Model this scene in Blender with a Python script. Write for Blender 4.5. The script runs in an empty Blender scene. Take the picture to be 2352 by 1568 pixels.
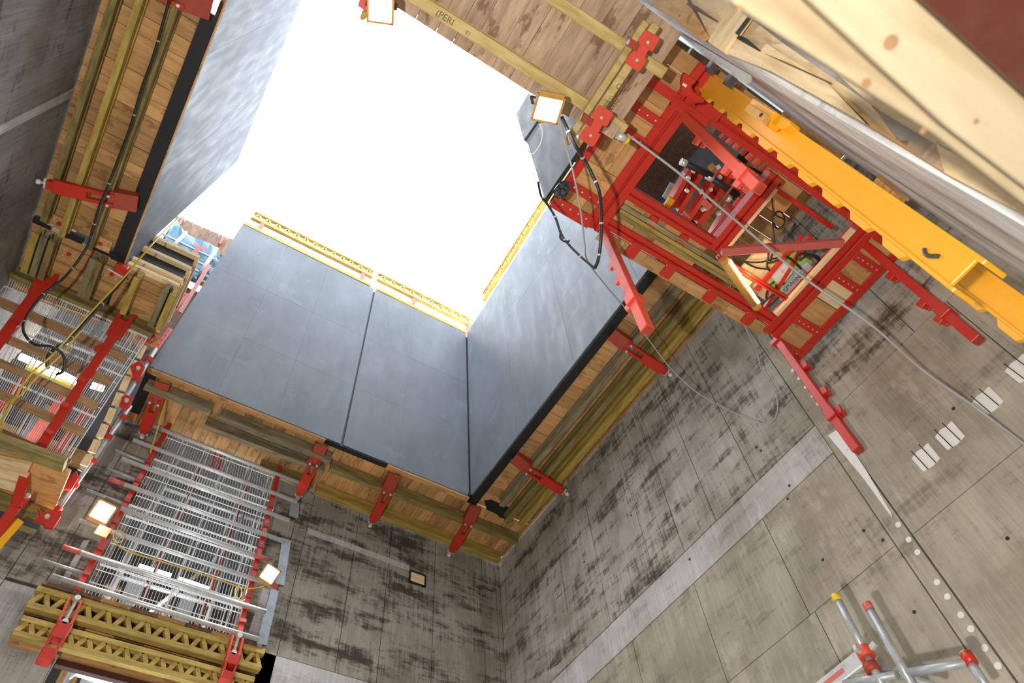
import bpy, math, random
from mathutils import Vector as V, Matrix
random.seed(7)
C = bpy.data.collections.new('site'); bpy.context.scene.collection.children.link(C)
SC = bpy.context.scene

# ------------------------------------------------------------------ camera
RC = ((0.84552084, -0.52998176, -0.06491415), (0.42184874, 0.737589, -0.52726284), (0.32731965, 0.41842777, 0.84721901))
FPX = 1639.3
cam = bpy.data.cameras.new('camera'); cam.sensor_width = 36; cam.lens = FPX/2352*36
cam.clip_start = 0.05; cam.clip_end = 200
cam.dof.use_dof = True; cam.dof.focus_distance = 7.0; cam.dof.aperture_fstop = 3.5
co = bpy.data.objects.new('camera', cam); SC.collection.objects.link(co)
r, d, f = (V(x) for x in RC)
co.matrix_world = Matrix(((r.x, -d.x, -f.x, 0), (r.y, -d.y, -f.y, 0), (r.z, -d.z, -f.z, 0), (0, 0, 0, 1)))
SC.camera = co

def at(px, py, x=None, y=None, z=None):
    """survey helper: sight line of a photo pixel met with a world plane"""
    a = V((px-1176, py-784, FPX))
    w = r*a.x + d*a.y + f*a.z
    k = x/w.x if x is not None else (y/w.y if y is not None else z/w.z)
    return w*k

# ------------------------------------------------------------------ sky, light, exposure
W = bpy.data.worlds.new('overcast'); SC.world = W; W.use_nodes = True
bg = W.node_tree.nodes['Background']; bg.inputs[0].default_value = (0.86, 0.93, 1.0, 1); bg.inputs[1].default_value = 6.0
SC.view_settings.view_transform = 'Standard'; SC.view_settings.look = 'None'
SC.view_settings.exposure = 0.0; SC.view_settings.gamma = 1.0; SC.view_settings.use_curve_mapping = False

def lamp(name, loc, power, size=0.1, color=(1, 1, 1), kind='POINT', target=None, spot=2.4, sy=None):
    l = bpy.data.lights.new(name, kind); l.energy = power; l.color = color
    if kind == 'AREA':
        l.shape = 'RECTANGLE' if sy else 'SQUARE'; l.size = size
        if sy: l.size_y = sy
    else: l.shadow_soft_size = size
    if kind == 'SPOT': l.spot_size = spot; l.spot_blend = .5
    o = bpy.data.objects.new(name, l); C.objects.link(o); o.location = loc
    if target is not None:
        o.rotation_euler = (V(target)-V(loc)).to_track_quat('-Z', 'Y').to_euler()
    return o
# the photographer's lamp, held out to the left of the camera, then unseen lamps by the jamb and low in the shaft
lamp('hand_lamp', (-1.15, .02, -.9), 960, .05, (1, .95, .87), 'SPOT', (2.0, 2.4, 4.5), 2.6)
lamp('jamb_fill_lamp', (.1, -1.3, .5), 26, .15, (1, .9, .74))  # unseen fill lamp added to brighten the plywood jamb
lamp('unseen_shaft_lamp', (1.2, 3.6, -1.4), 70, .25, (1, .93, .82))  # unseen soft lamp low in the shaft, below the camera

# ------------------------------------------------------------------ materials
M = {}
def newmat(name):
    m = bpy.data.materials.new(name); m.use_nodes = True
    nt = m.node_tree; b = nt.nodes['Principled BSDF']; M[name] = m
    return m, nt, b
def N(nt, t, **kw):
    n = nt.nodes.new(t)
    for k, v in kw.items():
        if k in n.inputs: n.inputs[k].default_value = v
        else: setattr(n, k, v)
    return n
def ramp(nt, fac, stops, interp='LINEAR'):
    n = nt.nodes.new('ShaderNodeValToRGB'); cr = n.color_ramp; cr.interpolation = interp
    while len(cr.elements) < len(stops): cr.elements.new(.5)
    for e, (p, c) in zip(cr.elements, stops):
        e.position = p; e.color = (*c, 1) if len(c) == 3 else c
    nt.links.new(fac, n.inputs[0]); return n.outputs[0]
def noise(nt, vec, scale, detail=4, rough=.55, sc=(1, 1, 1), off=None):
    mp = N(nt, 'ShaderNodeMapping'); mp.inputs['Scale'].default_value = sc
    nt.links.new(vec, mp.inputs[0])
    n = N(nt, 'ShaderNodeTexNoise', Scale=scale, Detail=detail, Roughness=rough)
    nt.links.new(mp.outputs[0], n.inputs['Vector']); return n.outputs['Fac']
def mix(nt, fac, a, b, mode='MIX'):
    n = nt.nodes.new('ShaderNodeMix'); n.data_type = 'RGBA'; n.blend_type = mode
    for s, v in ((0, fac), (6, a), (7, b)):
        if isinstance(v, (int, float)): n.inputs[s].default_value = v
        elif isinstance(v, tuple): n.inputs[s].default_value = (*v, 1)
        else: nt.links.new(v, n.inputs[s])
    return n.outputs[2]
def bump(nt, b, h, strength=.3, dist=.01):
    n = N(nt, 'ShaderNodeBump', Strength=strength, Distance=dist)
    nt.links.new(h, n.inputs['Height']); nt.links.new(n.outputs[0], b.inputs['Normal'])
def wpos(nt): return nt.nodes.new('ShaderNodeNewGeometry').outputs['Position']
def opos(nt, amount=7.):
    """object coordinates shifted by a per-object random amount"""
    t = nt.nodes.new('ShaderNodeTexCoord'); oi = nt.nodes.new('ShaderNodeObjectInfo')
    m = N(nt, 'ShaderNodeVectorMath', operation='SCALE'); m.inputs[0].default_value = (11.3, 7.7, 5.1)
    nt.links.new(oi.outputs['Random'], m.inputs['Scale'])
    a = N(nt, 'ShaderNodeVectorMath', operation='ADD')
    nt.links.new(t.outputs['Object'], a.inputs[0]); nt.links.new(m.outputs[0], a.inputs[1])
    return a.outputs[0], oi.outputs['Random']

def concrete(name, light, mid, dark, horiz=(0, 1), stain=.55, rough=.85, grime=(.045, .038, .026), lo=.53, brown=(.20, .165, .115), eflo=.35):
    m, nt, b = newmat(name); p = wpos(nt)
    base = ramp(nt, noise(nt, p, 2.2, 8, .62, (1, 1, .55)), [(.32, dark), (.5, mid), (.68, light)])
    streak = noise(nt, p, 5., 5, .6, (6, 6, .35)); fine = noise(nt, p, 9., 4, .6, (7, 7, .22))
    c = mix(nt, ramp(nt, streak, [(.42, (0, 0, 0)), (.75, (.5,)*3)]), base, dark, 'MIX')
    c = mix(nt, ramp(nt, fine, [(.5, (0, 0, 0)), (.7, (.35,)*3)]), c, tuple(min(1, v*1.12) for v in light))
    br = noise(nt, p, 1.3, 7, .65, (.8, .8, 1.4))
    c = mix(nt, ramp(nt, br, [(.5, (0, 0, 0)), (.64, (.45,)*3)]), c, brown)
    eff = noise(nt, p, 1.9, 9, .7, (1.2, 1.2, .8))
    c = mix(nt, ramp(nt, eff, [(.57, (0, 0, 0)), (.68, (eflo,)*3)]), c, tuple(min(1, v*1.18+.03) for v in light))
    g1 = noise(nt, p, 2.1, 11, .74, (.42, .42, 2.1)); g2 = noise(nt, p, 11., 8, .72, (1, 1, .6)); g3 = noise(nt, p, 3.2, 8, .7, (1, 1, 1))
    def madd(a, k_, b_):
        n_ = N(nt, 'ShaderNodeMath', operation='MULTIPLY_ADD'); n_.inputs[1].default_value = k_
        nt.links.new(a, n_.inputs[0])
        if isinstance(b_, (int, float)): n_.inputs[2].default_value = b_
        else: nt.links.new(b_, n_.inputs[2])
        return n_.outputs[0]
    v = madd(g1, 1., madd(streak, .22, madd(g2, .22, madd(g3, .35, -.395))))
    gr = ramp(nt, v, [(lo, (0, 0, 0)), (lo+.06, (stain*.5,)*3), (lo+.12, (min(1, stain),)*3), (lo+.25, (min(1, stain*1.25),)*3)])
    c = mix(nt, gr, c, grime)
    pits = ramp(nt, noise(nt, p, 26., 2, .5), [(.73, (0, 0, 0)), (.78, (.45,)*3)])
    c = mix(nt, pits, c, tuple(v*.6 for v in dark))
    nt.links.new(c, b.inputs['Base Color']); b.inputs['Roughness'].default_value = rough
    bump(nt, b, streak, .25, .01)
    return m
concrete('concrete', (.50, .475, .42), (.40, .375, .325), (.25, .23, .19), stain=.85, lo=.50)
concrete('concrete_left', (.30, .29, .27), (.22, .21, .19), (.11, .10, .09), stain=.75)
concrete('concrete_low', (.50, .455, .37), (.40, .36, .29), (.27, .24, .19), stain=.4, brown=(.22, .18, .125), eflo=.6)
concrete('concrete_back', (.42, .385, .325), (.33, .30, .25), (.19, .17, .135), stain=.92, lo=.48)
concrete('concrete_pale', (.60, .60, .61), (.50, .49, .48), (.36, .33, .29), stain=.3, brown=(.36, .33, .28), eflo=.5)
concrete('concrete_grey', (.60, .59, .58), (.45, .44, .43), (.25, .24, .23), stain=.35)
concrete('concrete_silver', (.95, .95, .97), (.78, .78, .80), (.38, .36, .35), stain=.5, brown=(.5, .46, .42), lo=.58)
concrete('concrete_joint', (.16, .15, .13), (.11, .10, .085), (.06, .055, .045), stain=.3)

def wood(name, light, mid, dark, axis, knots=.6, knotc=(.16, .06, .02), rough=.75, sc=1., var=.35):
    m, nt, b = newmat(name); p, rnd = opos(nt)
    s = [9, 9, 9]; s[axis] = 1.1
    grain = noise(nt, p, 3.*sc, 6, .65, tuple(s))
    base = ramp(nt, grain, [(.3, dark), (.5, mid), (.7, light)])
    s2 = [3., 3., 3.]; s2[axis] = 1.2
    k = noise(nt, p, 2.6*sc, 4, .7, tuple(s2))
    c = mix(nt, ramp(nt, k, [(.57, (0, 0, 0)), (.63, (knots,)*3), (.72, (knots*.8,)*3)]), base, knotc)
    hv = N(nt, 'ShaderNodeHueSaturation'); hv.inputs['Saturation'].default_value = 1
    mr = N(nt, 'ShaderNodeMapRange'); mr.inputs['To Min'].default_value = 1-var; mr.inputs['To Max'].default_value = 1+var*.6
    nt.links.new(rnd, mr.inputs['Value']); nt.links.new(mr.outputs[0], hv.inputs['Value']); nt.links.new(c, hv.inputs['Color'])
    nt.links.new(hv.outputs[0], b.inputs['Base Color']); b.inputs['Roughness'].default_value = rough
    bump(nt, b, grain, .2, .004)
    return m
for ax, s in ((0, 'x'), (1, 'y'), (2, 'z')):
    wood('plank_'+s, (.68, .40, .165), (.58, .315, .115), (.42, .235, .09), ax, .6, (.24, .09, .03), var=.3)
    wood('beam_'+s, (.36, .28, .10), (.26, .195, .06), (.12, .095, .035), ax, .35, (.10, .07, .03), var=.2)
    wood('weathered_'+s, (.36, .31, .19), (.25, .21, .12), (.12, .10, .05), ax, .3, (.10, .07, .03), var=.15)
    wood('yellow_'+s, (.55, .42, .12), (.44, .31, .065), (.26, .175, .035), ax, .25, (.30, .19, .05), var=.1)
    wood('pine_'+s, (.92, .76, .50), (.84, .64, .38), (.68, .46, .22), ax, .25, (.42, .22, .08), var=.12)
wood('board_tan', (.50, .31, .16), (.38, .225, .11), (.24, .13, .06), 0, .3, (.15, .07, .03), var=.2)
wood('near_yellow', (.68, .54, .27), (.57, .43, .17), (.38, .28, .08), 0, .2, (.34, .24, .08), var=.08)
wood('head_pine', (.42, .35, .24), (.36, .29, .18), (.26, .19, .105), 0, .35, (.24, .15, .07), var=.1, sc=.5)
wood('ply_pink', (.62, .45, .32), (.50, .345, .235), (.33, .22, .15), 1, .7, (.17, .065, .03), var=.14)
wood('ply_brown', (.22, .12, .07), (.16, .085, .05), (.09, .045, .03), 2, .4, (.05, .02, .01), var=.2)

def flat(name, col, rough=.5, metal=0, spec=None, nz=.12, emis=None, es=0, scale=14, dirt=(.1, .08, .06)):
    m, nt, b = newmat(name); p, rnd = opos(nt)
    n = noise(nt, p, scale, 6, .65)
    c = mix(nt, ramp(nt, n, [(.5, (0, 0, 0)), (.72, (nz*2,)*3)]), tuple(col), dirt)
    nt.links.new(c, b.inputs['Base Color'])
    b.inputs['Roughness'].default_value = rough; b.inputs['Metallic'].default_value = metal
    if emis: b.inputs['Emission Color'].default_value = (*emis, 1); b.inputs['Emission Strength'].default_value = es
    return m
flat('red_paint', (.56, .028, .014), .38, nz=.08, dirt=(.22, .02, .015))
flat('red_light', (.70, .075, .04), .5, nz=.1, dirt=(.4, .05, .04))
flat('red_dull', (.38, .045, .02), .55, nz=.25, dirt=(.2, .05, .03))
flat('red_pale', (.62, .13, .11), .5, nz=.15, dirt=(.5, .2, .18))
flat('rail_orange', (.86, .40, .012), .35, nz=.06, dirt=(.5, .22, .03))
flat('black_board', (.012, .012, .013), .6, nz=.02)
flat('galvanised', (.66, .69, .70), .36, .35, nz=.15)
flat('tube_grey', (.44, .48, .50), .42, .3, nz=.2)
flat('steel_dark', (.10, .10, .10), .45, .6)
flat('white_wire', (.85, .87, .89), .45, .1, nz=.05)
flat('white_plastic', (.8, .8, .78), .5, nz=.04)
flat('polystyrene', (.86, .86, .84), .8, nz=.06, dirt=(.5, .45, .4))
flat('box_grey', (.62, .66, .70), .35, nz=.04)
flat('cable_black', (.018, .018, .018), .5, nz=0)
flat('cable_grey', (.38, .40, .41), .4, nz=.03)
flat('cable_yellow', (.62, .42, .04), .5, nz=.05)
flat('yellow_paint', (.80, .55, .02), .45, nz=.05)
flat('ochre_housing', (.62, .33, .08), .5, nz=.1)
flat('lime', (.45, .80, .08), .5, nz=.05)
flat('tarp_blue', (.055, .17, .25), .55, nz=.5, scale=6, dirt=(.05, .12, .18))
flat('black_foil', (.03, .03, .035), .15, nz=.3, scale=30, dirt=(.5, .5, .5))
flat('knot_brown', (.26, .15, .07), .7, nz=.2)
flat('ink', (.13, .12, .08), .7, nz=0)
flat('ink_red', (.6, .1, .1), .7, nz=0)
flat('lead_sheet', (.40, .45, .50), .45, .3, nz=.3, scale=8, dirt=(.22, .25, .28))
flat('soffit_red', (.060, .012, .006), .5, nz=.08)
flat('lens', (1, 1, 1), .5, nz=0, emis=(1, .98, .93), es=28)
flat('tube_light', (1, 1, 1), .5, nz=0, emis=(1, .96, .9), es=14)
flat('tube_warm', (1, 1, 1), .5, nz=0, emis=(1, .8, .45), es=14)
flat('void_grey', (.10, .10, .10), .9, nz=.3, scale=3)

def film_ply():
    m, nt, b = newmat('film_ply'); p = wpos(nt)
    n1 = noise(nt, p, 1.6, 6, .6, (1, 1, .5)); n2 = noise(nt, p, 7, 5, .6, (1, 1, .25)); n3 = noise(nt, p, 3.2, 3, .5)
    c = ramp(nt, n1, [(.35, (.125, .138, .158)), (.65, (.17, .187, .215))])
    c = mix(nt, ramp(nt, n2, [(.56, (0, 0, 0)), (.72, (.5,)*3)]), c, (.20, .22, .245))
    c = mix(nt, ramp(nt, n3, [(.66, (0, 0, 0)), (.68, (.25,)*3)]), c, (.24, .26, .29))
    nt.links.new(c, b.inputs['Base Color'])
    nt.links.new(ramp(nt, n2, [(.3, (.42,)*3), (.7, (.6,)*3)]), b.inputs['Roughness'])
    b.inputs['Specular IOR Level'].default_value = .28; b.inputs['IOR'].default_value = 1.35
    bump(nt, b, n2, .06, .01)
film_ply()

# ------------------------------------------------------------------ mesh helpers
WL = {}
class MB:
    def __init__(s): s.v = []; s.f = []
    def add(s, vs, fs):
        n = len(s.v); s.v += [V(v) for v in vs]; s.f += [tuple(i+n for i in q) for q in fs]; return s
    def box(s, x0, x1, y0, y1, z0, z1):
        return s.add([(x, y, z) for z in (z0, z1) for y in (y0, y1) for x in (x0, x1)],
                     [(0, 2, 3, 1), (4, 5, 7, 6), (0, 1, 5, 4), (2, 6, 7, 3), (0, 4, 6, 2), (1, 3, 7, 5)])
    def hexa(s, lo, hi):
        return s.add(list(lo)+list(hi), [(3, 2, 1, 0), (4, 5, 6, 7), (0, 1, 5, 4), (1, 2, 6, 5), (2, 3, 7, 6), (3, 0, 4, 7)])
    def bar(s, a, b, w, h, up=(0, 0, 1), bev=0):
        a = V(a); b = V(b); t = (b-a).normalized(); u = V(up)
        side = t.cross(u)
        if side.length < 1e-4: side = t.cross(V((1, 0, 0)))
        side.normalize(); u = side.cross(t).normalized(); sw = side*(w/2); su = u*(h/2)
        e = [a-sw-su, a+sw-su, a+sw+su, a-sw+su]; g = [x+(b-a) for x in e]
        return s.hexa(e, g)
    def tube(s, a, b, rad, n=12, cap=True):
        return s.pipe([a, b], rad, n)
    def pipe(s, pts, rad, n=8):
        pts = [V(p) for p in pts]; base = len(s.v); k = len(pts)
        u = None
        for i, p in enumerate(pts):
            t = (pts[min(i+1, k-1)]-pts[max(i-1, 0)]).normalized()
            if u is None:
                u = t.cross(V((0, 0, 1)));
                if u.length < 1e-3: u = t.cross(V((1, 0, 0)))
            else: u = u-t*u.dot(t)
            u.normalize(); w = t.cross(u)
            for j in range(n):
                an = 2*math.pi*j/n; s.v.append(p+(u*math.cos(an)+w*math.sin(an))*rad)
        for i in range(k-1):
            for j in range(n):
                a0 = base+i*n+j; a1 = base+i*n+(j+1) % n
                s.f.append((a0, a1, a1+n, a0+n))
        s.f.append(tuple(base+j for j in range(n))[::-1]); s.f.append(tuple(base+(k-1)*n+j for j in range(n)))
        return s
    def poly(s, pts, th):
        pts = [V(p) for p in pts]; th = V(th); n = len(pts)
        q = pts+[p+th for p in pts]
        fs = [tuple(range(n)), tuple(range(2*n-1, n-1, -1))]+[(i, i+n, (i+1) % n+n, (i+1) % n) for i in range(n)]
        return s.add(q, fs)
    def disc(s, c, nrm, rad, th, n=16):
        c = V(c); return s.pipe([c, c+V(nrm).normalized()*th], rad, n)

def link(o, parent, loc):
    C.objects.link(o)
    if parent is not None:
        o.parent = parent; o.location = loc-WL[parent.name]
    else: o.location = loc
    WL[o.name] = V(loc)
def setp(o, label=None, cat=None, group=None, kind=None):
    for k, v in (('label', label), ('category', cat), ('group', group), ('kind', kind)):
        if v: o[k] = v
def build(name, mb, mat, parent=None, label=None, cat=None, group=None, kind=None, smooth=False, bevel=0):
    vs = mb.v
    lo = V((min(v.x for v in vs), min(v.y for v in vs), min(v.z for v in vs)))
    hi = V((max(v.x for v in vs), max(v.y for v in vs), max(v.z for v in vs)))
    c = V(((lo.x+hi.x)/2, (lo.y+hi.y)/2, lo.z))
    me = bpy.data.meshes.new(name); me.from_pydata([v-c for v in vs], [], mb.f); me.update()
    import bmesh
    bm = bmesh.new(); bm.from_mesh(me); bmesh.ops.recalc_face_normals(bm, faces=bm.faces); bm.to_mesh(me); bm.free()
    me.materials.append(M[mat])
    if smooth:
        for p in me.polygons: p.use_smooth = len(p.vertices) == 4
    o = bpy.data.objects.new(name, me); link(o, parent, c); setp(o, label, cat, group, kind)
    if bevel:
        b = o.modifiers.new('b', 'BEVEL'); b.width = bevel; b.segments = 1; b.limit_method = 'ANGLE'
    return o
def thing(name, loc, label, cat, group=None, kind=None):
    o = bpy.data.objects.new(name, None); o.empty_display_size = .1
    C.objects.link(o); o.location = loc; WL[o.name] = V(loc); setp(o, label, cat, group, kind); return o
CACHE = {}
def piece(name, x0, x1, y0, y1, z0, z1, mat, parent, cat=None, label=None):
    """a box piece sharing mesh data with pieces of the same size"""
    s = (round(x1-x0, 4), round(y1-y0, 4), round(z1-z0, 4)); key = (s, mat)
    if key not in CACHE:
        me = bpy.data.meshes.new(name); mb = MB().box(-s[0]/2, s[0]/2, -s[1]/2, s[1]/2, -s[2]/2, s[2]/2)
        me.from_pydata(mb.v, [], mb.f); me.materials.append(M[mat]); CACHE[key] = me
    o = bpy.data.objects.new(name, CACHE[key]); link(o, parent, V(((x0+x1)/2, (y0+y1)/2, (z0+z1)/2)))
    if label: o['label'] = label
    return o
def curve_pts(pts, sub=6):
    """Catmull-Rom through the points"""
    P = [V(p) for p in pts]; P = [P[0]*2-P[1]]+P+[P[-1]*2-P[-2]]; out = []
    for i in range(1, len(P)-2):
        a, b, c, e = P[i-1:i+3]
        for k in range(sub):
            t = k/sub
            out.append(.5*((2*b)+(c-a)*t+(2*a-5*b+4*c-e)*t*t+(3*b-a-3*c+e)*t**3))
    out.append(P[-2]); return out
def text_mesh(name, txt, size, loc, xdir, ydir, mat, parent):
    cu = bpy.data.curves.new(name, 'FONT'); cu.body = txt; cu.size = size; cu.extrude = .0008; cu.align_x = 'CENTER'; cu.align_y = 'CENTER'
    tmp = bpy.data.objects.new(name+'_t', cu); C.objects.link(tmp)
    dg = bpy.context.evaluated_depsgraph_get(); me = bpy.data.meshes.new_from_object(tmp.evaluated_get(dg))
    bpy.data.objects.remove(tmp); me.materials.clear(); me.materials.append(M[mat])
    o = bpy.data.objects.new(name, me); link(o, parent, V(loc))
    x = V(xdir).normalized(); z = x.cross(V(ydir)).normalized(); y = z.cross(x)
    o.rotation_euler = Matrix((x, y, z)).transposed().to_euler(); return o

# ================================================================== THE SETTING
XW, YW, XL, YF = 4.51, 6.70, -2.23, -.17
# right wall: dark joints behind proud concrete bays
wr = build('wall_right', MB().box(XW+.015, XW+.5, YF-.5, YW+.3, -2, 7.05), 'concrete_joint', kind='structure')
g = .004
def bays(parent, axis, plane, cuts, z0, z1, mat, depth=.014):
    for a, b in zip(cuts[:-1], cuts[1:]):
        if axis == 'y': piece('concrete_bay', plane, plane+depth, a+g, b-g, z0+g, z1-g, mat, parent)
        else: piece('concrete_bay', a+g, b-g, plane, plane+depth, z0+g, z1-g, mat, parent)
bays(wr, 'y', XW, [2.46, 3.02, 3.49, 3.94, 4.70, 5.35, 5.95, 6.58, 6.70], 4.65, 6.07, 'concrete')
bays(wr, 'y', XW, [2.46, 3.02, 3.49, 3.94, 4.70, 5.35, 5.95, 6.58, 6.70], 6.07, 7.05, 'concrete')
bays(wr, 'y', XW, [1.72, 2.46], 4.65, 7.05, 'concrete')
bays(wr, 'y', XW, [1.72, 2.57, 3.51, 4.45, 5.4, 6.35, 6.70], 3.31, 4.29, 'concrete_low')
bays(wr, 'y', XW, [1.72, 2.52, 3.51, 4.45, 5.4, 6.35, 6.70], 2.2, 3.31, 'concrete_low')
bays(wr, 'y', XW, [1.72, 6.70], -2, 2.2, 'concrete_low')
bays(wr, 'y', XW, [-.6, .62, 1.58], 4.62, 7.05, 'concrete')
bays(wr, 'y', XW, [-.6, .30, 1.58], 3.29, 4.62, 'concrete_low')
bays(wr, 'y', XW, [-.6, .30, 1.58], -2, 3.29, 'concrete_low')
piece('concrete_band', XW, XW+.012, 1.72, 6.70, 4.30, 4.64, 'concrete_pale', wr, label='pale grey band of smoother concrete')
piece('joint_strip', XW-.006, XW+.014, 1.588, 1.712, -2, 7.05, 'concrete_low', wr, label='narrow upright strip dotted with white plugs')
for px, py in [(1943, 1030), (2064, 1205), (2088, 1239), (2108, 1268), (2153, 1337), (2177, 1370), (2208, 1412), (2231, 1444), (2263, 1488), (2293, 1529), (1822, 850), (1836, 868), (1852, 888), (1868, 908), (1880, 926)]:
    p = at(px, py, x=XW-.006); build('plug', MB().disc(p, (-1, 0, 0), .021, .006, 14), 'white_plastic', wr)
p = [at(1902, 1000, x=XW-.007), at(1925, 985, x=XW-.007), at(1990, 1080, x=XW-.007), at(2046, 1176, x=XW-.007), at(2050, 1190, x=XW-.007), at(1985, 1100, x=XW-.007)]
build('sealant_streak', MB().poly(p, (-.002, 0, 0)), 'white_plastic', wr)
for px, py in [(1813, 1115), (1809, 1145), (1584, 1284), (1748, 1035), (1984, 1218), (2028, 1240), (2100, 1405), (1738, 1027), (1890, 1285), (2190, 938), (2314, 1236), (1450, 1183), (1342, 1290)]:
    p = at(px, py, x=XW-.0005); build('tie_hole', MB().disc(p, (-1, 0, 0), .013, .002, 12), 'black_board', wr)

# back wall with its two openings
def wall_box(mb, x0, x1, z0, z1, m=.016): mb.box(x0, x1, YW+m, YW+.4, z0, z1)
mb = MB(); OP = [(-2.6, -.86, 5.15, 8.4), (-.16, 1.27, 1.5, 7.0)]
wall_box(mb, -2.6, -.86, -2, 5.15); wall_box(mb, -.86, -.16, -2, 7.05); wall_box(mb, -.16, 1.27, -2, 1.5); wall_box(mb, 1.27, XW+.4, -2, 7.05)
wb = build('wall_back', mb, 'concrete_joint', kind='structure')
for za, zb_, cuts in ((4.65, 7.05, [1.71, 2.35, 2.83, 3.49, 4.22, 4.44, XW]), (4.30, 4.65, [1.55, XW]), (-2, 4.30, [1.27, 2.6, XW])):
    bays(wb, 'x', YW, cuts, za, zb_, 'concrete_back' if za == 4.65 else ('concrete_pale' if za == 4.3 else 'concrete_low'))
bays(wb, 'x', YW, [1.27, 1.55, 1.71], 4.30, 7.05, 'concrete_back')
bays(wb, 'x', YW, [-.86, -.55, -.16], 4.65, 7.05, 'concrete_back')
bays(wb, 'x', YW, [-2.6, -1.5, -.86], -2, 4.62, 'concrete_grey'); bays(wb, 'x', YW, [-.86, -.16], -2, 4.62, 'concrete_grey')
bays(wb, 'x', YW, [-2.6, -1.5, -.86], 4.62, 5.15, 'concrete_back')
a = at(707, 1218, y=YW); b = at(939, 1306, y=YW)
build('concrete_band', MB().hexa([(a.x, YW-.006, a.z-.05), (b.x, YW-.006, b.z-.03), (b.x, YW+.01, b.z-.03), (a.x, YW+.01, a.z-.05)],
      [(a.x, YW-.006, a.z+.04), (b.x, YW-.006, b.z+.05), (b.x, YW+.01, b.z+.05), (a.x, YW+.01, a.z+.04)]), 'concrete_pale', wb, label='pale repaired strip')
build('pale_strip', MB().hexa([at(145, 1325, y=YW-.004), at(160, 1325, y=YW-.004), at(160, 1325, y=YW+.01), at(145, 1325, y=YW+.01)],
      [at(192, 1240, y=YW-.004), at(206, 1240, y=YW-.004), at(206, 1240, y=YW+.01), at(192, 1240, y=YW+.01)]), 'concrete_pale', wb)
# galvanised flashing and smooth jamb beside the opening
for pts, mt in (([(648, 1235), (668, 1242), (652, 1345), (632, 1340)], 'lead_sheet'), ([(622, 1352), (640, 1358), (612, 1482), (588, 1478)], 'lead_sheet'), ([(604, 1350), (618, 1356), (592, 1475), (566, 1466)], 'concrete_grey')):
    build('flashing', MB().poly([at(*q, y=YW-.004) for q in pts], (0, -.008, 0)), mt, wb)
# left wall
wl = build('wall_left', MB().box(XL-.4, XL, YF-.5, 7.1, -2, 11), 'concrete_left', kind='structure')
piece('concrete_rib', XL-.01, XL+.008, 3.15, 3.24, 3.4, 7.0, 'concrete_pale', wl)
# front wall on the camera's side, with the tall opening the camera looks out of
wf = build('wall_front', MB().box(1.6, XW+.3, YF-.45, YF, -2, 13).box(-2.6, -1.2, YF-.45, YF, -2, 7.8).box(-1.2, 1.6, YF-.45, YF, -2, -1.5), 'concrete_grey', kind='structure')
build('wall_corridor', MB().box(-2.6, 5, -3.4, -3.2, -2, 9).box(-2.8, -2.6, -3.2, YF-.3, -2, 9).box(2.2, 2.4, -3.2, YF-.4, -2, 9), 'concrete_grey', kind='structure')
build('ceiling', MB().box(-2.8, 2.4, -3.4, YF-.45, 8.8, 9).box(-1.2, 1.6, YF-.46, YF-.1, 8.0, 13), 'concrete_grey', kind='structure')
build('floor', MB().box(-2.8, 5, -3.4, 7.1, -2.2, -2), 'concrete_grey', kind='structure')
# room beyond the back wall
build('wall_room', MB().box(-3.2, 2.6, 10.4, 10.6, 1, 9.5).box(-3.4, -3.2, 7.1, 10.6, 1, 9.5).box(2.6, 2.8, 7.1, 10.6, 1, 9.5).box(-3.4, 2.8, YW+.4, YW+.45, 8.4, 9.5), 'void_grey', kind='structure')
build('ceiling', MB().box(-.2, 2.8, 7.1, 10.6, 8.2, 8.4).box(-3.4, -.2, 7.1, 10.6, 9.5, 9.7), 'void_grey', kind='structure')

# ================================================================== RING PLATFORMS at 7 m
Z = 7.0
def hbeam(name, a, b, parent, mat, w=.11, z=Z, label=None):
    """timber I beam under the deck, along x or y"""
    mb = MB()
    for zz, h, ww in ((z-.142, .038, w), (z-.085, .09, .035), (z-.022, .038, w)):
        mb.bar((a[0], a[1], zz), (b[0], b[1], zz), ww, h)
    return build(name, mb, mat, parent, label=label)
k = .982
pb = thing('deck_platform', (1.9, 6.25, Z), 'plank deck ledge under the two dark panels along the far wall', 'platform')
x = -.72
while x < 4.46:
    w = random.choice((.115, .13, .13, .15)); x1 = min(x+w, 4.49)
    piece('plank', x+.003, x1-.003, 5.88, 6.66, Z+random.uniform(0, .008), Z+.045, 'plank_y', pb); x += w
piece('edge_batten', -.70, 1.45, 5.80, 5.87, Z-.03, Z+.03, 'plank_x', pb); piece('edge_batten', 2.3, 3.50, 5.80, 5.87, Z-.03, Z+.03, 'plank_x', pb)
piece('edge_strip', 1.45, 2.3, 5.80, 5.87, Z-.02, Z+.02, 'black_board', pb, label='black edge strip'); piece('edge_strip', -.72, -.6, 5.86, 6.5, Z-.03, Z-.005, 'black_board', pb, label='black edge strip')
hbeam('timber_beam', (1.66, 6.215*k), (4.44, 6.215*k), pb, 'beam_x', .075); hbeam('timber_beam', (.2, 6.10*k), (1.62, 6.10*k), pb, 'weathered_x', .07)
hbeam('timber_beam', (1.66, 6.66*k), (4.42, 6.66*k), pb, 'yellow_x', .085); hbeam('timber_beam', (.10, 6.30*k), (1.60, 6.30*k), pb, 'weathered_x', .07)
hbeam('timber_beam', (.9, 6.63*k), (1.58, 6.63*k), pb, 'beam_x', .07)
hbeam('timber_beam', (-.66, 6.08*k), (.1, 6.08*k), pb, 'weathered_x', .07)
prt = thing('deck_platform', (4.1, 3.4, Z), 'long plank deck ledge beside the right concrete wall', 'platform')
y = -.16
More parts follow.
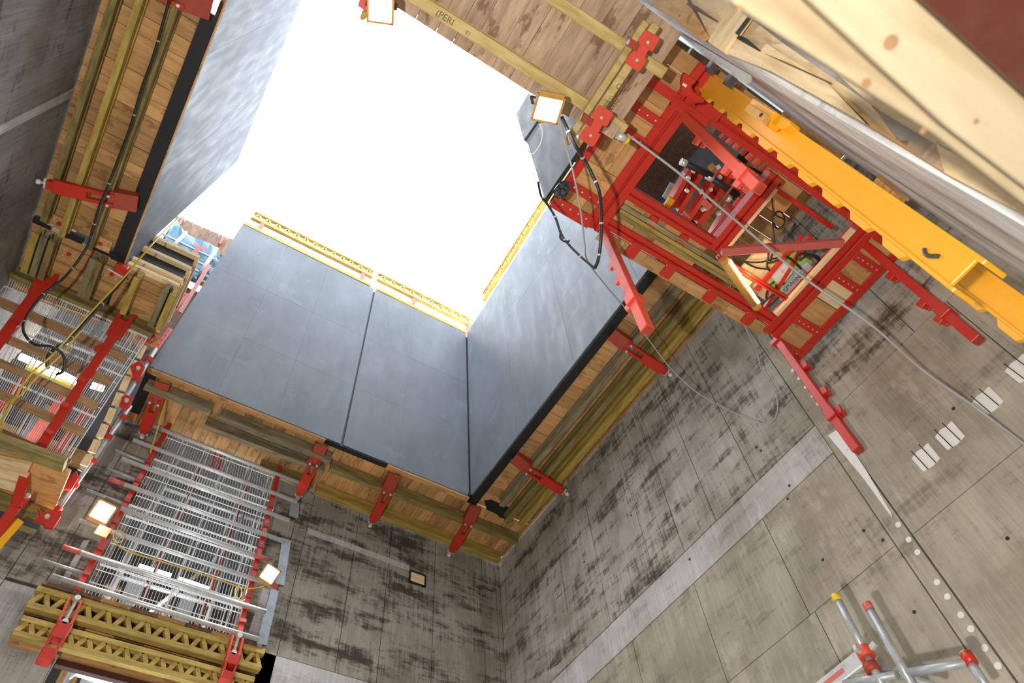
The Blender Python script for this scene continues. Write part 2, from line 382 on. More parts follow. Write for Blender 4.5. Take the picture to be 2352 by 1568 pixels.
while y < 5.80:
    w = random.choice((.14, .15, .155, .17)); y1 = min(y+w, 5.86)
    piece('plank', 3.64, 4.48, y+.003, y1-.003, Z+random.uniform(0, .008), Z+.045, 'plank_x', prt); y += w
piece('edge_strip', 3.53, 3.64, .2, 5.88, Z-.03, Z+.02, 'black_board', prt, label='black edge board'); piece('corner_filler', 3.47, 3.66, 5.76, 5.90, Z+.0, Z+.03, 'black_board', prt)  # black corner filler added to close a gap open to the sky
piece('edge_strip', 4.465, 4.50, .2, 6.55, Z-.02, Z+.0, 'plank_y', prt)
hbeam('timber_beam', (3.96*k, 1.6), (3.96*k, 5.62), prt, 'weathered_y', .075); hbeam('timber_beam', (4.18*k, 1.5), (4.18*k, 5.85), prt, 'beam_y', .08)
hbeam('timber_beam', (4.38*k, 1.4), (4.38*k, 5.80), prt, 'yellow_y', .09)
build('black_patch', MB().poly([at(*q, z=Z-.012) for q in [(1112, 1150), (1128, 1148), (1168, 1166), (1160, 1192), (1148, 1188), (1140, 1180), (1118, 1170)]], (0, 0, .008)), 'black_board', prt, label='black patch at the corner')  # flat black polygon at the deck corner
plt = thing('deck_platform', (-1.8, 2.3, Z), 'long plank deck ledge beside the left concrete wall', 'platform')
y = -.1
while y < 4.5:
    w = random.choice((.155, .165, .17, .18)); y1 = min(y+w, 4.55)
    piece('plank', -2.22, -1.46, y+.003, y1-.003, Z+random.uniform(0, .008), Z+.045, 'plank_x', plt); y += w
piece('edge_strip', -1.46, -1.315, 1.9, 4.66, Z-.02, Z+.02, 'black_board', plt, label='wide black edge board')
for a, b, y0, y1 in ((-2.22, -2.05, 4.57, 4.64), (-1.95, -1.75, 4.57, 4.64), (-1.66, -1.40, 4.57, 4.64)):
    piece('edge_strip', a, b, y0, y1, Z-.03, Z+.02, 'black_board', plt, label='black end strip')
hbeam('timber_beam', (-2.13*k, -.1), (-2.13*k, 4.5), plt, 'beam_y', .06); hbeam('timber_beam', (-1.94*k, -.1), (-1.94*k, 4.58), plt, 'yellow_y', .055)
hbeam('timber_beam', (-1.67*k, 1.7), (-1.67*k, 4.58), plt, 'beam_y', .055)
pc = thing('deck_platform', (-1.5, 5.1, Z), 'plank deck corner above the leaning mesh screen at left', 'platform')
y = 4.66
while y < 5.5:
    w = random.choice((.10, .115, .13)); 
    piece('plank', -2.22, -1.32+random.uniform(-.05, .05), y+.004, y+w-.004, Z+random.uniform(0, .02), Z+.05, 'plank_x', pc)
    piece('plank', -1.26, -.74, y+.004, y+w-.004, Z+random.uniform(0, .02), Z+.05, 'plank_x', pc); y += w
piece('backing_plank', -1.33, -1.25, 4.66, 5.5, Z+.03, Z+.05, 'plank_y', pc)
hbeam('timber_beam', (-2.28, 5.37*k), (-.80, 5.37*k), pc, 'beam_x', .09)
for xx, mt in ((-2.16, 'yellow_y'), (-2.08, 'weathered_y'), (-2.0, 'beam_y'), (-1.60, 'weathered_y'), (-1.54, 'beam_y'), (-1.16, 'yellow_y'), (-.86, 'weathered_y'), (-.78, 'yellow_y')):
    hbeam('timber_stub', (xx*k, 4.75*k), (xx*k, 5.25*k), pc, mt, .06)

# ================================================================== FORMWORK PANELS
G1 = 'dark film-faced panels round the shaft top'
def sheets(parent, P, nu, nv, th, mat='film_ply'):
    """P = corners BL, BR, TR, TL; th = thickness vector"""
    a, b, c, e = (V(q) for q in P)
    def pt(u, v): return (a*(1-u)+b*u)*(1-v)+(e*(1-u)+c*u)*v
    us = [i/nu for i in range(nu+1)] if isinstance(nu, int) else nu
    vs = [i/nv for i in range(nv+1)] if isinstance(nv, int) else nv
    eu = .00025; ev = .00025
    for i in range(len(us)-1):
        for j in range(len(vs)-1):
            q = [pt(us[i]+eu, vs[j]+ev), pt(us[i+1]-eu, vs[j]+ev), pt(us[i+1]-eu, vs[j+1]-ev), pt(us[i]+eu, vs[j+1]-ev)]
            jit = V(th)*random.uniform(0, .05); q = [x+jit for x in q]
            build('plywood_sheet', MB().hexa(q, [x+V(th) for x in q]), mat, parent)
def backing(parent, x0, x1, y0, y1, z0, z1): piece('backing_sheet', x0, x1, y0, y1, z0, z1, 'black_board', parent)  # added behind the sheets to keep sky out of the seams
def wale(parent, a, b, mat='weathered_x', w=.08, h=.12, name='timber_wale'): build(name, MB().bar(a, b, w, h), mat, parent)
t = thing('formwork_panel', (.47, 5.8, Z), 'wide dark panel left of the upright gap, facing the camera', 'panel', G1)
sheets(t, [(-.71, 5.79, Z), (1.645, 5.79, Z), (1.645, 5.79, 11.15), (-.71, 5.79, 11.17)], [0, .33, .64, 1], [0, .3, .62, 1], (0, .022, 0))
for zz in (7.5, 9.1, 10.7): wale(t, (-.68, 5.90, zz), (1.6, 5.90, zz))
backing(t, -.70, 1.645, 5.815, 5.83, 7.02, 11.13)
piece('top_rail', -.70, 1.58, 5.785, 5.85, 11.18, 11.26, 'yellow_x', t)
t = thing('formwork_panel', (2.6, 5.8, Z), 'narrower dark panel right of the upright gap', 'panel', G1)
sheets(t, [(1.675, 5.79, Z), (3.49, 5.79, Z), (3.49, 5.79, 11.17), (1.675, 5.79, 11.13)], [0, .42, 1], [0, .3, .62, 1], (0, .022, 0))
for zz in (7.5, 9.1, 10.7): wale(t, (1.7, 5.90, zz), (3.45, 5.90, zz))
backing(t, 1.655, 3.53, 5.815, 5.83, 7.02, 11.1)
piece('top_rail', 1.70, 3.49, 5.785, 5.85, 11.18, 11.26, 'yellow_x', t)
t = thing('formwork_panel', (3.52, 3.3, Z), 'long pale-lit dark panel over the right deck ledge', 'panel', G1)
sheets(t, [(3.51, 5.77, Z), (3.51, .5, Z), (3.51, .5, 11.65), (3.51, 5.77, 11.2)], [0, .22, .46, .7, 1], [0, .33, .66, 1], (.022, 0, 0))
backing(t, 3.535, 3.55, .5, 5.83, 7.02, 11.15)
for zz in (7.5, 9.1, 10.7): wale(t, (3.60, 5.8, zz), (3.60, .6, zz), 'weathered_y')
t = thing('formwork_panel', (-1.32, 2.4, Z), 'bright grazing-lit panel over the left deck ledge', 'panel', G1)
sheets(t, [(-1.31, -.16, Z), (-1.31, 4.64, Z), (-1.11, 4.64, 10.7), (-1.26, -.16, 10.7)], [0, .25, .5, .75, 1], [0, .33, .66, 1], (-.022, 0, 0))
for zz, xx in ((7.5, -1.37), (9.1, -1.31), (10.4, -1.30)): wale(t, (xx-.05, -.15, zz), (xx-.03, 4.6, zz), 'weathered_y')
piece('edge_strip', -1.325, -1.312, -.16, 4.64, Z-.03, Z+.0, 'plank_y', t)

# collared stop-end box between the left and far panels
t = thing('boarded_column', (-1.05, 5.0, Z), 'dark box column wrapped by pale timber collars in the corner gap', 'column')
build('core_sheet', MB().box(-1.9, -.80, 4.70, 5.5, Z+.05, 7.72), 'black_board', t)
for zz, h in ((7.04, .05), (7.16, .05), (7.45, .05), (7.74, .055)):
    piece('collar_board', -1.30, -.765, 4.645, 4.70, zz-h/2, zz+h/2, 'pine_x', t); piece('collar_board', -.80, -.755, 4.70, 5.45, zz-h/2, zz+h/2, 'pine_y', t)
for zz in (7.1, 7.24, 7.34, 7.54): piece('collar_board', -.80, -.762, 4.72, 5.45, zz-.02, zz+.02, 'plank_y', t)
# beyond: tarp, scaffold, fascia, guard rail
YB = 6.3
def tb(n, a, b, rad, mat, parent=None, **kw): return build(n, MB().tube(a, b, rad, 12), mat, parent, smooth=True, **kw)
us = [(388, 560), (398, 520), (408, 503), (418, 516), (428, 535), (455, 556), (499, 570), (506, 591), (480, 640), (440, 640)]
top = [(375, 545), (392, 520), (404, 500), (415, 518), (427, 535), (447, 546), (468, 553), (485, 560), (499, 569), (509, 594)]
bot = [(350, 600), (372, 600), (385, 600), (398, 615), (410, 625), (425, 633), (440, 645), (455, 650), (466, 655), (478, 665)]
mb = MB(); nr = 6; vs = []
for j in range(nr):
    for i, (a, b) in enumerate(zip(top, bot)):
        q = at(a[0]+(b[0]-a[0])*j/(nr-1), a[1]+(b[1]-a[1])*j/(nr-1), y=YB+.12+.07*math.sin(i*1.9+j*1.1)); vs.append(q)
mb.add(vs, [(j*10+i, j*10+i+1, j*10+10+i+1, j*10+10+i) for j in range(nr-1) for i in range(9)])
tarp = build('tarpaulin', mb, 'tarp_blue', label='blue debris netting sagging between scaffold poles in the corner gap', cat='tarpaulin', smooth=True)
sm = tarp.modifiers.new('s', 'SOLIDIFY'); sm.thickness = .006
for q, rot in (((452, 563), 0), ((462, 567), 0), ((474, 572), 0)):
    text_mesh('lettering', 'X/', .16, at(*q, y=YB+.02), (1, 0, 0), (0, 0, 1), 'ink_red', tarp)
G2 = 'short galvanised scaffold tubes before the blue netting'
tb('scaffold_tube', at(427, 534, y=YB), at(399, 563, y=YB), .028, 'white_plastic', label='left upright galvanised tube before the blue netting', cat='tube', group=G2)
tb('scaffold_tube', at(498, 571, y=YB), at(461, 625, y=YB), .028, 'white_plastic', label='right upright galvanised tube before the blue netting', cat='tube', group=G2)
for i, (a, b, l) in enumerate((((372, 537), (505, 601), 'top level ledger tube across the blue netting'), ((440, 595), (490, 620), 'middle level ledger tube across the blue netting'), ((430, 612), (480, 636), 'lowest level ledger tube across the blue netting'))):
    tb('scaffold_ledger', at(*a, y=YB+.03), at(*b, y=YB+.03), .018, 'galvanised', label=l, cat='tube', group=G2)
t = thing('fascia_boards', at(470, 560, y=YB+.4), 'brown plywood fascia boards under the open guard rail at the sky edge', 'fascia')
A, B, Cc, D = at(405, 495, y=YB+.4), at(560, 562, y=YB+.4), at(545, 602, y=YB+.4), at(388, 530, y=YB+.4)
for i in range(8):
    u0, u1 = i/8+.001, (i+1)/8-.001
    q = [A.lerp(B, u0), A.lerp(B, u1), D.lerp(Cc, u1), D.lerp(Cc, u0)]
    build('fascia_board', MB().poly(q, (0, .03+.004*(i % 3), 0)), 'ply_brown', t)
build('fascia_backing', MB().poly([A+V((0, .04, -.02)), B+V((0, .04, -.02)), Cc+V((0, .04, .02)), D+V((0, .04, .02))], (0, .02, 0)), 'black_board', t)
for q in ((416, 508), (508, 553)): build('red_spacer', MB().bar(at(q[0]+5, q[1]-8, y=YB+.36), at(q[0]-4, q[1]+8, y=YB+.36), .045, .03), 'red_light', t)
t = thing('rear_hoarding', at(430, 690, y=6.55), 'brown boarded hoarding in the gap under the blue netting', 'hoarding')
for i in range(6):
    x_ = -1.25+i*.11; build('hoarding_board', MB().box(x_+.001, x_+.109, 6.55, 6.58, 8.2, 9.95), 'ply_brown', t)
build('white_rail', MB().bar(at(436, 637, y=6.45), at(478, 656, y=6.45), .09, .05), 'pine_x', t)
t = thing('guard_rail', at(470, 520, y=YB+.5), 'thin wire guard rail against the white sky beside the left panel', 'railing')
for a, b in (((440, 455), (560, 512)), ((428, 470), (556, 530)), ((418, 486), (552, 546)), ((412, 492), (540, 553))):
    build('rail_wire', MB().tube(at(*a, y=YB+.5), at(*b, y=YB+.5), .006, 6), 'ink_red', t)
for a, b in (((466, 464), (428, 503)), ((548, 503), (519, 548))): build('rail_post', MB().tube(at(*a, y=YB+.5), at(*b, y=YB+.5), .009, 6), 'red_pale', t)
# pinkish steel straps by the gap
def strap(a, b, kw, w, label, mat='red_pale', holes=0, group=None, lug=True):
    t = thing('steel_strap', at(*b, **kw), label, 'steel strap', group); P, Q = at(*a, **kw), at(*b, **kw)
    build('strap_bar', MB().bar(P, Q, w, .025, (0, 1, 0)), mat, t, bevel=.003)
    for i in range(holes):
        c = P.lerp(Q, (i+.6)/(holes+.4)); build('hole', MB().disc(c+V((0, -.0135, 0)), (0, -1, 0), w*.13, .002, 8), 'black_board', t)
    if lug: build('end_lug', MB().bar(Q, Q+(Q-P).normalized()*.18, w*1.7, .06, (0, 1, 0)), 'red_light', t, bevel=.01)
    return t
G3 = 'perforated red straps beside the corner gap'
strap((457, 568), (386, 665), dict(y=5.2), .06, 'pink-red strap rising in front of the timber collars', holes=3, group=G3)
strap((428, 674), (350, 762), dict(y=5.4), .075, 'perforated red strap above the mesh screen corner', 'red_light', 9, group=G3)
strap((391, 755), (322, 850), dict(y=5.6), .06, 'perforated red strap beside the left edge of the wide panel', 'red_light', 8, group=G3)
strap((481, 608), (412, 718), dict(y=5.9), .05, 'thin red strap half hidden behind the wide panel edge', 'red_pale', 0, group=G3, lug=False)

# ================================================================== TRUSS GIRDERS
def girder(a, b, label, group, h=.24, fw=.06, fh=.045, n=None, mat='yellow_x', up=(0, 0, 1), matw=None, reach=.34, sw=.04):
    a, b = V(a), V(b); u = V(up); t = thing('truss_girder', a.lerp(b, .5), label, 'girder', group)
    for s in (0, h): build('flange', MB().bar(a+u*s, b+u*s, fw, fh, up), mat, t, bevel=.004)
    L = (b-a).length; n = n or int(L/reach); dr = (b-a)/n
    for i in range(n):
        p0 = a+dr*i; build('web_strut', MB().bar(p0+dr*.04, p0+dr*.5+u*h, sw, sw*.8, up), matw or mat, t)
        build('web_strut', MB().bar(p0+dr*.5+u*h, p0+dr*.96, sw, sw*.8, up), matw or mat, t)
    return t
G4 = 'yellow truss girders along the panel tops'
girder((-.66, 5.9, 11.72), (1.60, 5.9, 11.72), 'long yellow truss girder above the wide panel, against the sky', G4, n=13)
girder((1.70, 5.9, 11.74), (3.68, 5.9, 11.74), 'shorter yellow truss girder above the narrower panel', G4, n=10)
girder((3.60, 5.3, 11.73), (3.60, .8, 12.10), 'yellow truss girder edge-on above the long right panel', G4, n=24, mat='yellow_y', fw=.07)
G5 = 'red posts holding the truss girders'
for xx, l in ((-.46, 'red girder post at the far left end of the long truss'), (1.42, 'red girder post near the gap between the trusses'), (2.45, 'red girder post under the middle of the short truss'), (3.60, 'red girder post in the corner of the panels')):
    build('girder_post', MB().bar((xx, 5.9, 11.14), (xx, 5.9, 11.70), .07, .05, (0, 1, 0)), 'red_light', label=l, cat='post', group=G5, bevel=.005)

# ================================================================== RED LEDGE BRACKETS
G6 = 'red steel brackets under the deck ledges'
def bracket(P, Q, label, zP=Z-.03, zQ=6.80, w=.115):
    """P, Q: plan positions at panel foot and wall"""
    P = V((P[0], P[1], zP)); Q = V((Q[0], Q[1], zQ)); dr = (Q-P); L = dr.length; t_ = dr.normalized()
    s = t_.cross(V((0, 0, 1))).normalized(); up = s.cross(t_)
    t = thing('ledge_bracket', P, label, 'bracket', G6)
    c = P-up*.05
    build('head_plate', MB().bar(c-up*.02, c+t_*.26-up*.05, w*1.35, .02, up).bar(c+s*w*.62+up*.02, c+s*w*.62+t_*.27+up*.01, .012, .10, up).bar(c-s*w*.62+up*.02, c-s*w*.62+t_*.27+up*.01, .012, .10, up), 'red_dull', t, bevel=.004)
    for sg in (-1, 1):
        build('side_cheek', MB().bar(c+t_*.20+s*sg*w*.38-up*.05, c+t_*(L*.62)+s*sg*w*.38-up*.03, w*.28, .05, up), 'red_paint', t, bevel=.004)
        build('bolt', MB().disc(c+t_*.25+s*sg*w*.38-up*.08, -up, .015, .014, 8), 'galvanised', t)
    build('arm_plate', MB().bar(c+t_*(L*.52)-up*.035, c+t_*(L*.86)-up*.02, w*1.05, .05, up), 'red_paint', t, bevel=.005)
    build('arm_tongue', MB().bar(c+t_*(L*.84)-up*.02, c+t_*(L*.93)-up*.01, w*.62, .05, up), 'red_paint', t, bevel=.005)
    build('spindle', MB().tube(c+t_*(L*.9), c+t_*(L*1.0)+up*.0, .014, 8), 'galvanised', t, smooth=True)
    build('wing_nut', MB().bar(c+t_*(L*.945)-s*.05, c+t_*(L*.945)+s*.05, .025, .012, up), 'galvanised', t)
    build('pad', MB().tube(c+t_*(L*.985), c+t_*(L*1.03), .024, 10), 'white_plastic', t, smooth=True)
bracket((1.43, 5.86), (1.49, 6.66), 'red bracket under the far ledge, right beside the mesh screen')
bracket((2.43, 5.86), (2.50, 6.66), 'red bracket under the middle of the far ledge, below the narrower panel')
bracket((3.63, 5.86), (3.68, 6.66), 'red bracket under the far ledge nearest the dark corner')
bracket((-.50, 5.88), (-.455, 6.60), 'red bracket under the far ledge, left above the mesh screen', w=.12)
bracket((3.62, 4.88), (4.47, 4.95), 'red bracket under the right ledge nearest the dark corner')
bracket((3.62, 2.76), (4.47, 2.80), 'red bracket under the right ledge below the hanging leg')
bracket((-1.40, 3.90), (-2.20, 4.05), 'red bracket crossing the left ledge, cable draped over it', w=.13)
bracket((-1.40, 1.85), (-2.20, 1.95), 'red bracket crossing the left ledge at the top of the view', w=.13)

# ================================================================== SCAFFOLD MESH SCREEN ON THE FAR WALL
def wire_mesh(name, P, nu, nv, parent, ru=.0035, rv=.003, label=None, bands=(), mat='white_wire'):
    a, b, c, e = (V(q) for q in P); mb = MB(); n = (b-a).cross(e-a).normalized()
    def pt(u, v): return (a*(1-u)+b*u)*(1-v)+(e*(1-u)+c*u)*v
    for i in range(nu+1): mb.bar(pt(i/nu, 0), pt(i/nu, 1), ru*2, ru*2, n)
    for j in range(nv+1): mb.bar(pt(0, j/nv)+n*.006, pt(1, j/nv)+n*.006, rv*2, rv*2, n)
    for v in bands: mb.bar(pt(0, v), pt(1, v), .02, .008, n)
    return build(name, mb, mat, parent, kind='stuff', label=label)
YS = 6.5
t = thing('mesh_screen', (.5, YS, 4.6), 'upright white wire mesh screen with red posts against the far wall', 'mesh screen')
for zt, zb_ in ((7.05, 6.30), (6.42, 5.55), (5.70, 4.92), (5.0, 4.56)):
    wire_mesh('wire_mesh', [(-.20, YS+.02, zb_), (1.22, YS+.02, zb_), (1.12+(zt-7)*-.04, YS+.02, zt), (-.22, YS+.02, zt)], 46, 3, t, .0019, .0035, bands=(0, 1))
for u in (.12, .31, .5, .69, .88):
    xx = -.2+1.42*u; build('stiffener_wire', MB().tube((xx, YS+.01, 4.6), (xx, YS+.01, 7.0), .0065, 6).tube((xx+.05, YS+.01, 4.6), (xx+.05, YS+.01, 7.0), .0065, 6), 'white_wire', t)
def post(a, b, w, parent, mat='red_paint', name='steel_post', up=(0, 1, 0), d=None): return build(name, MB().bar(a, b, w, d or w, up), mat, parent, bevel=.004)
post((-.25, YS, 7.25), (-.27, YS, 4.48), .055, t); post((1.13, YS, 7.2), (1.25, YS, 4.45), .055, t)
for zz in (6.9, 6.6, 6.3, 6.0, 5.7, 5.4, 5.05, 4.75): [build('post_collar', MB().bar((xc, YS-.01, zz-.02), (xc, YS-.01, zz+.02), .062, .064, (0, 1, 0)), 'red_dull', t) for xc in (-.26, 1.13+(7.2-zz)*.044)]
G7 = 'galvanised tubes laid across the far mesh screen'
zs = [6.82, 6.50, 6.18, 5.86, 5.55, 5.25, 4.92, 4.60]; lb = ['top', 'second', 'third', 'fourth', 'fifth', 'sixth', 'seventh', 'lowest']
ends = [(-.48, 1.43), (-.51, 1.45), (-.51, 1.42), (-.52, 1.43), (-.27, 1.31), (-.56, 1.48), (-.56, 1.43), (-.51, 1.43)]
for zz, n_, (x0, x1) in zip(zs, lb, ends):
    t = thing('scaffold_tube', (x0, YS-.06, zz), 'galvanised tube across the far mesh screen, %s of its eight rows' % n_, 'tube', G7)
    build('tube_body', MB().tube((x0, YS-.06, zz), (x1, YS-.06, zz-.02), .024, 14), 'galvanised', t, smooth=True)
    if n_ in ('fourth', 'seventh', 'fifth', 'sixth'):
        xe = x0 if n_ in ('fourth', 'seventh') else x1-.16
        build('painted_end', MB().tube((xe-.001, YS-.06, zz-(0 if xe == x0 else .019)), (xe+.161, YS-.06, zz-(0.002 if xe == x0 else .0205)), .0248, 14), 'red_pale', t, smooth=True)
for i, (zz, x0, x1) in enumerate(((6.36, -.62, -.30), (6.08, -.58, -.30), (5.72, -.66, -.2), (4.80, -.66, -.30))):
    tb('scaffold_tube', (x0, YS+.045, zz), (max(x1, -.235), YS+.045, zz-.01), .018, 'tube_grey', label='thin tube end poking out behind the left mesh post, %s' % ['near the top', 'below the upper one', 'with a reddish tip', 'lowest one'][i], cat='tube', group='thin tube ends left of the far mesh screen')
t = thing('prop_pair', at(505, 1070, y=6.62), 'pair of thin red props behind the top of the far mesh screen', 'prop')
for q in (-.035, .035):
    A, B = at(516, 978, y=6.63), at(492, 1085, y=6.63); build('prop_bar', MB().bar(A+V((q, 0, 0)), B+V((q, 0, 0)), .028, .03, (0, 1, 0)), 'red_paint', t)
build('dark_slot_sheet', MB().poly([at(*q, y=6.56) for q in [(552, 1010), (628, 1040), (614, 1060), (545, 1034)]], (0, .01, 0)), 'black_board', label='small black sheet standing in for a dark slot behind the upper right of the far mesh screen', cat='sheet')  # black sheet paints the darkness of a slot
# girder table under that screen
t = thing('girder_table', (.45, 6.55, 3.98), 'plywood and timber sill table carried below the far mesh screen', 'platform')
for i in range(8):
    xx = -.55+i*.255; piece('sill_board', xx+.002, xx+.253, 6.46, 6.66, 4.515, 4.55, 'ply_brown' if i in (0, 1, 3, 5, 7) else 'plank_x', t); piece('sill_board', xx-.01, xx+.24, 6.56, 6.60, 4.20, 4.29, 'plank_x' if i in (2, 4, 5) else 'ply_brown', t)
piece('sill_board', -.56, 1.50, 6.62, 6.68, 4.30, 4.50, 'ply_brown', t); piece('sill_board', -.55, 1.50, 6.60, 6.66, 4.02, 4.2, 'plank_x', t)
piece('red_channel', -.14, 1.15, 6.62, 6.68, 3.95, 4.0, 'soffit_red', t, label='dark red steel channel')
G8 = 'yellow truss girders under the far mesh screen'
girder((-.57, 6.5, 4.30), (1.53, 6.5, 4.32), 'upper weathered yellow truss girder below the far mesh screen', G8, h=.17, fw=.07, fh=.06, sw=.05, n=12, mat='yellow_x')
girder((-.55, 6.5, 4.03), (1.50, 6.5, 4.05), 'lower weathered yellow truss girder below the far mesh screen', G8, h=.14, fw=.07, fh=.05, sw=.05, n=13, mat='yellow_x')
G9 = 'red screen feet clamping the lower girders'
for (a, b, c_, l) in (((166, 1390), (146, 1440), (98, 1522), 'red clamp foot over the left end of the two lower girders'), ((541, 1475), (534, 1510), (516, 1565), 'red clamp foot over the right end of the two lower girders')):
    kw = dict(y=6.40); A, B, D = at(*a, **kw), at(*b, **kw), at(*c_, **kw)
    t = thing('clamp_foot', D, l, 'clamp', G9)
    for s in (-.05, .05): build('fork_cheek', MB().bar(A+V((s, 0, .04)), B+V((s, 0, -.05)), .022, .09, (0, 1, 0)), 'red_light', t, bevel=.003)
    build('foot_block', MB().bar(B+V((0, 0, .02)), B.lerp(D, .38), .125, .12, (0, 1, 0)), 'red_paint', t, bevel=.008)
    for s in (-.045, .045): build('shank_cheek', MB().bar(B.lerp(D, .36)+V((s, 0, 0)), B.lerp(D, .8)+V((s, 0, 0)), .02, .1, (0, 1, 0)), 'red_paint', t, bevel=.003)
    build('toe_block', MB().bar(B.lerp(D, .66), D, .11, .11, (0, 1, 0)), 'red_paint', t, bevel=.008)
    build('strap_link', MB().tube(A+V((.01, -.03, .06)), B+V((-.01, -.03, .0)), .014, 8).disc(A+V((.01, -.06, .05)), (0, 1, 0), .026, .03, 10).disc(B+V((-.01, -.06, .02)), (0, 1, 0), .026, .03, 10), 'galvanised', t)

# work lights on the far wall and near the opening
G10 = 'square white LED work lights'
def flood(c, label, size, nrm, up, power=25, tilt=0):
    c = V(c); n = V(nrm).normalized(); s = n.cross(V(up)).normalized(); u = s.cross(n)
    t = thing('work_light', c-n*.06, label, 'work light', G10); h = size/2
    def rect(cc, hs, hu): return [cc-s*hs-u*hu, cc+s*hs-u*hu, cc+s*hs+u*hu, cc-s*hs+u*hu]
    build('housing', MB().hexa(rect(c-n*.05, h*1.0, h*1.0), rect(c, h*1.22, h*1.22)), 'ochre_housing', t, bevel=.008)
    for k_ in (-1, 1):
        build('rim', MB().bar(c+s*k_*h*1.12-u*h*1.22, c+s*k_*h*1.12+u*h*1.22, h*.2, .024, n).bar(c+u*k_*h*1.12-s*h*1.22, c+u*k_*h*1.12+s*h*1.22, h*.2, .024, n), 'ochre_housing', t)
    build('lens', MB().hexa(rect(c+n*.001, h, h), rect(c+n*.008, h*.98, h*.98)), 'lens', t)
    build('visor', MB().bar(c-u*h*1.25-s*h*1.1, c-u*h*1.25+s*h*1.1, h*.5, .02, n), 'ochre_housing', t, bevel=.004)
    build('yoke', MB().bar(c-s*h*1.3-n*.03, c-s*h*1.3-n*.12, .02, .008, u).bar(c+s*h*1.3-n*.03, c+s*h*1.3-n*.12, .02, .008, u).bar(c-s*h*1.3-n*.12, c+s*h*1.3-n*.12, .02, .008, u), 'steel_dark', t)
    if power: lamp('work_light_glow', c+n*.05, power, size, (1, .97, .9), 'AREA', c+n)
flood(at(236, 1175, y=6.33), 'square work light left of the far mesh screen', .165, (-.1, -1, -.75), (0.15, 0, 1), 22)
flood(at(619, 1318, y=6.33), 'square work light right of the far mesh screen', .145, (.1, -1, -.75), (.15, 0, 1), 22)
build('backing_board', MB().bar(at(222, 1215, y=6.36), at(250, 1226, y=6.36), .12, .02, (0, 1, 0)), 'plank_x', label='small plywood plate under the left far work light', cat='board')

# lamps and clutter seen through the openings
G11 = 'fluorescent batten lights seen through the mesh'
def batten(segs, kw, rad, label, mat='tube_light', group=G11, power=10, cover=None):
    P = at(*segs[0], **kw); Q = at(*segs[-1], **kw)
    t = thing('batten_light', P, label, 'batten light', group)
    build('casing', MB().bar(P+V((0, .05, .05)), Q+V((0, .05, .05)), rad*1.5, rad*1.2), 'white_plastic' if not cover else cover, t)
    for a, b in zip(segs[::2], segs[1::2]): build('glowing_tube', MB().tube(at(*a, **kw), at(*b, **kw), rad, 10), mat, t, smooth=True)
    lamp('batten_glow', P.lerp(Q, .5)+V((0, -.1, -.06)), power, .15, (1, .95, .85))
batten([(318, 1300), (332, 1304), (342, 1308), (392, 1323)], dict(y=8.2), .028, 'left glowing batten behind the far mesh screen')
batten([(410, 1330), (424, 1334), (430, 1338), (484, 1355)], dict(y=8.2), .028, 'right glowing batten behind the far mesh screen')
batten([(178, 1541), (330, 1590)], dict(y=7.6), .045, 'big glowing batten in the dark opening at the bottom edge', power=8)
batten([(46, 818), (76, 831), (81, 834), (108, 845), (113, 847), (136, 857), (141, 859), (186, 882)], dict(y=7.4), .045, 'bright batten behind the leaning mesh screen', power=22)
batten([(210, 884), (238, 893)], dict(y=7.5), .045, 'short bright batten end right of the leaning red post', power=4)
build('light_carrier', MB().bar(at(60, 842, y=7.36), at(180, 894, y=7.36), .05, .05), 'yellow_paint', label='bright yellow carrier bar below the batten behind the leaning screen', cat='bar')
t = thing('scaffold_tower', (.55, 8.6, 4), 'grey scaffold frame in the room behind the far mesh screen', 'scaffold')
for a, b in (((.0, 8.6, 3), (.0, 8.6, 8)), ((1.2, 8.6, 3), (1.2, 8.6, 8)), ((0, 8.6, 5), (1.2, 8.6, 7.4)), ((0, 8.6, 6.4), (1.4, 8.6, 6.4)), ((.7, 8.9, 3), (.7, 8.9, 8)), ((0, 8.6, 8), (2.0, 8.6, 8))):
    build('frame_tube', MB().tube(a, b, .03, 8), 'galvanised', t, smooth=True)
G12 = 'red steel columns behind the mesh screens'
for i, (x_, y_, l) in enumerate(((.35, 8.0, 'thin red column in the room behind the far screen, left one'), (1.05, 8.1, 'thin red column in the room behind the far screen, right one'))):
    build('steel_column', MB().bar((x_, y_, 3), (x_, y_, 8.1), .04, .04), 'red_dull', label=l, cat='column', group=G12)
for i in range(6):
    piece_x = -.1+i*.24
    build('stored_board', MB().box(piece_x, piece_x+.2, 9.2+.1*(i % 2), 9.26+.1*(i % 2), 4.2+.3*(i % 3), 6.4+.3*((i+1) % 3)), ('plank_z', 'box_grey', 'pine_z')[i % 3], label='upright %s board stored deep in the far room, %s' % (('brown', 'grey', 'pale')[i % 3], ('leftmost', 'second from left', 'third from left', 'third from right', 'second from right', 'rightmost')[i]), cat='board', group='boards in the far room')
for i, (x_, y_) in enumerate(((-3.0, 8.6), (-2.75, 9.6), (-2.45, 8.8), (-2.05, 9.3), (-1.75, 8.3), (-1.5, 8.9))):
    build('steel_column', MB().bar((x_, y_, 4), (x_, y_, 9.4), .11, .11), ('red_light', 'tube_grey', 'red_paint', 'tube_grey', 'red_light', 'red_paint')[i], label='tall %s column in the bay behind the leaning screen, number %s from the left' % (('red', 'grey', 'dark red', 'grey', 'bright red', 'deep red')[i], ('one', 'two', 'three', 'four', 'five', 'six')[i]), cat='column', group='columns in the bay behind the leaning screen')
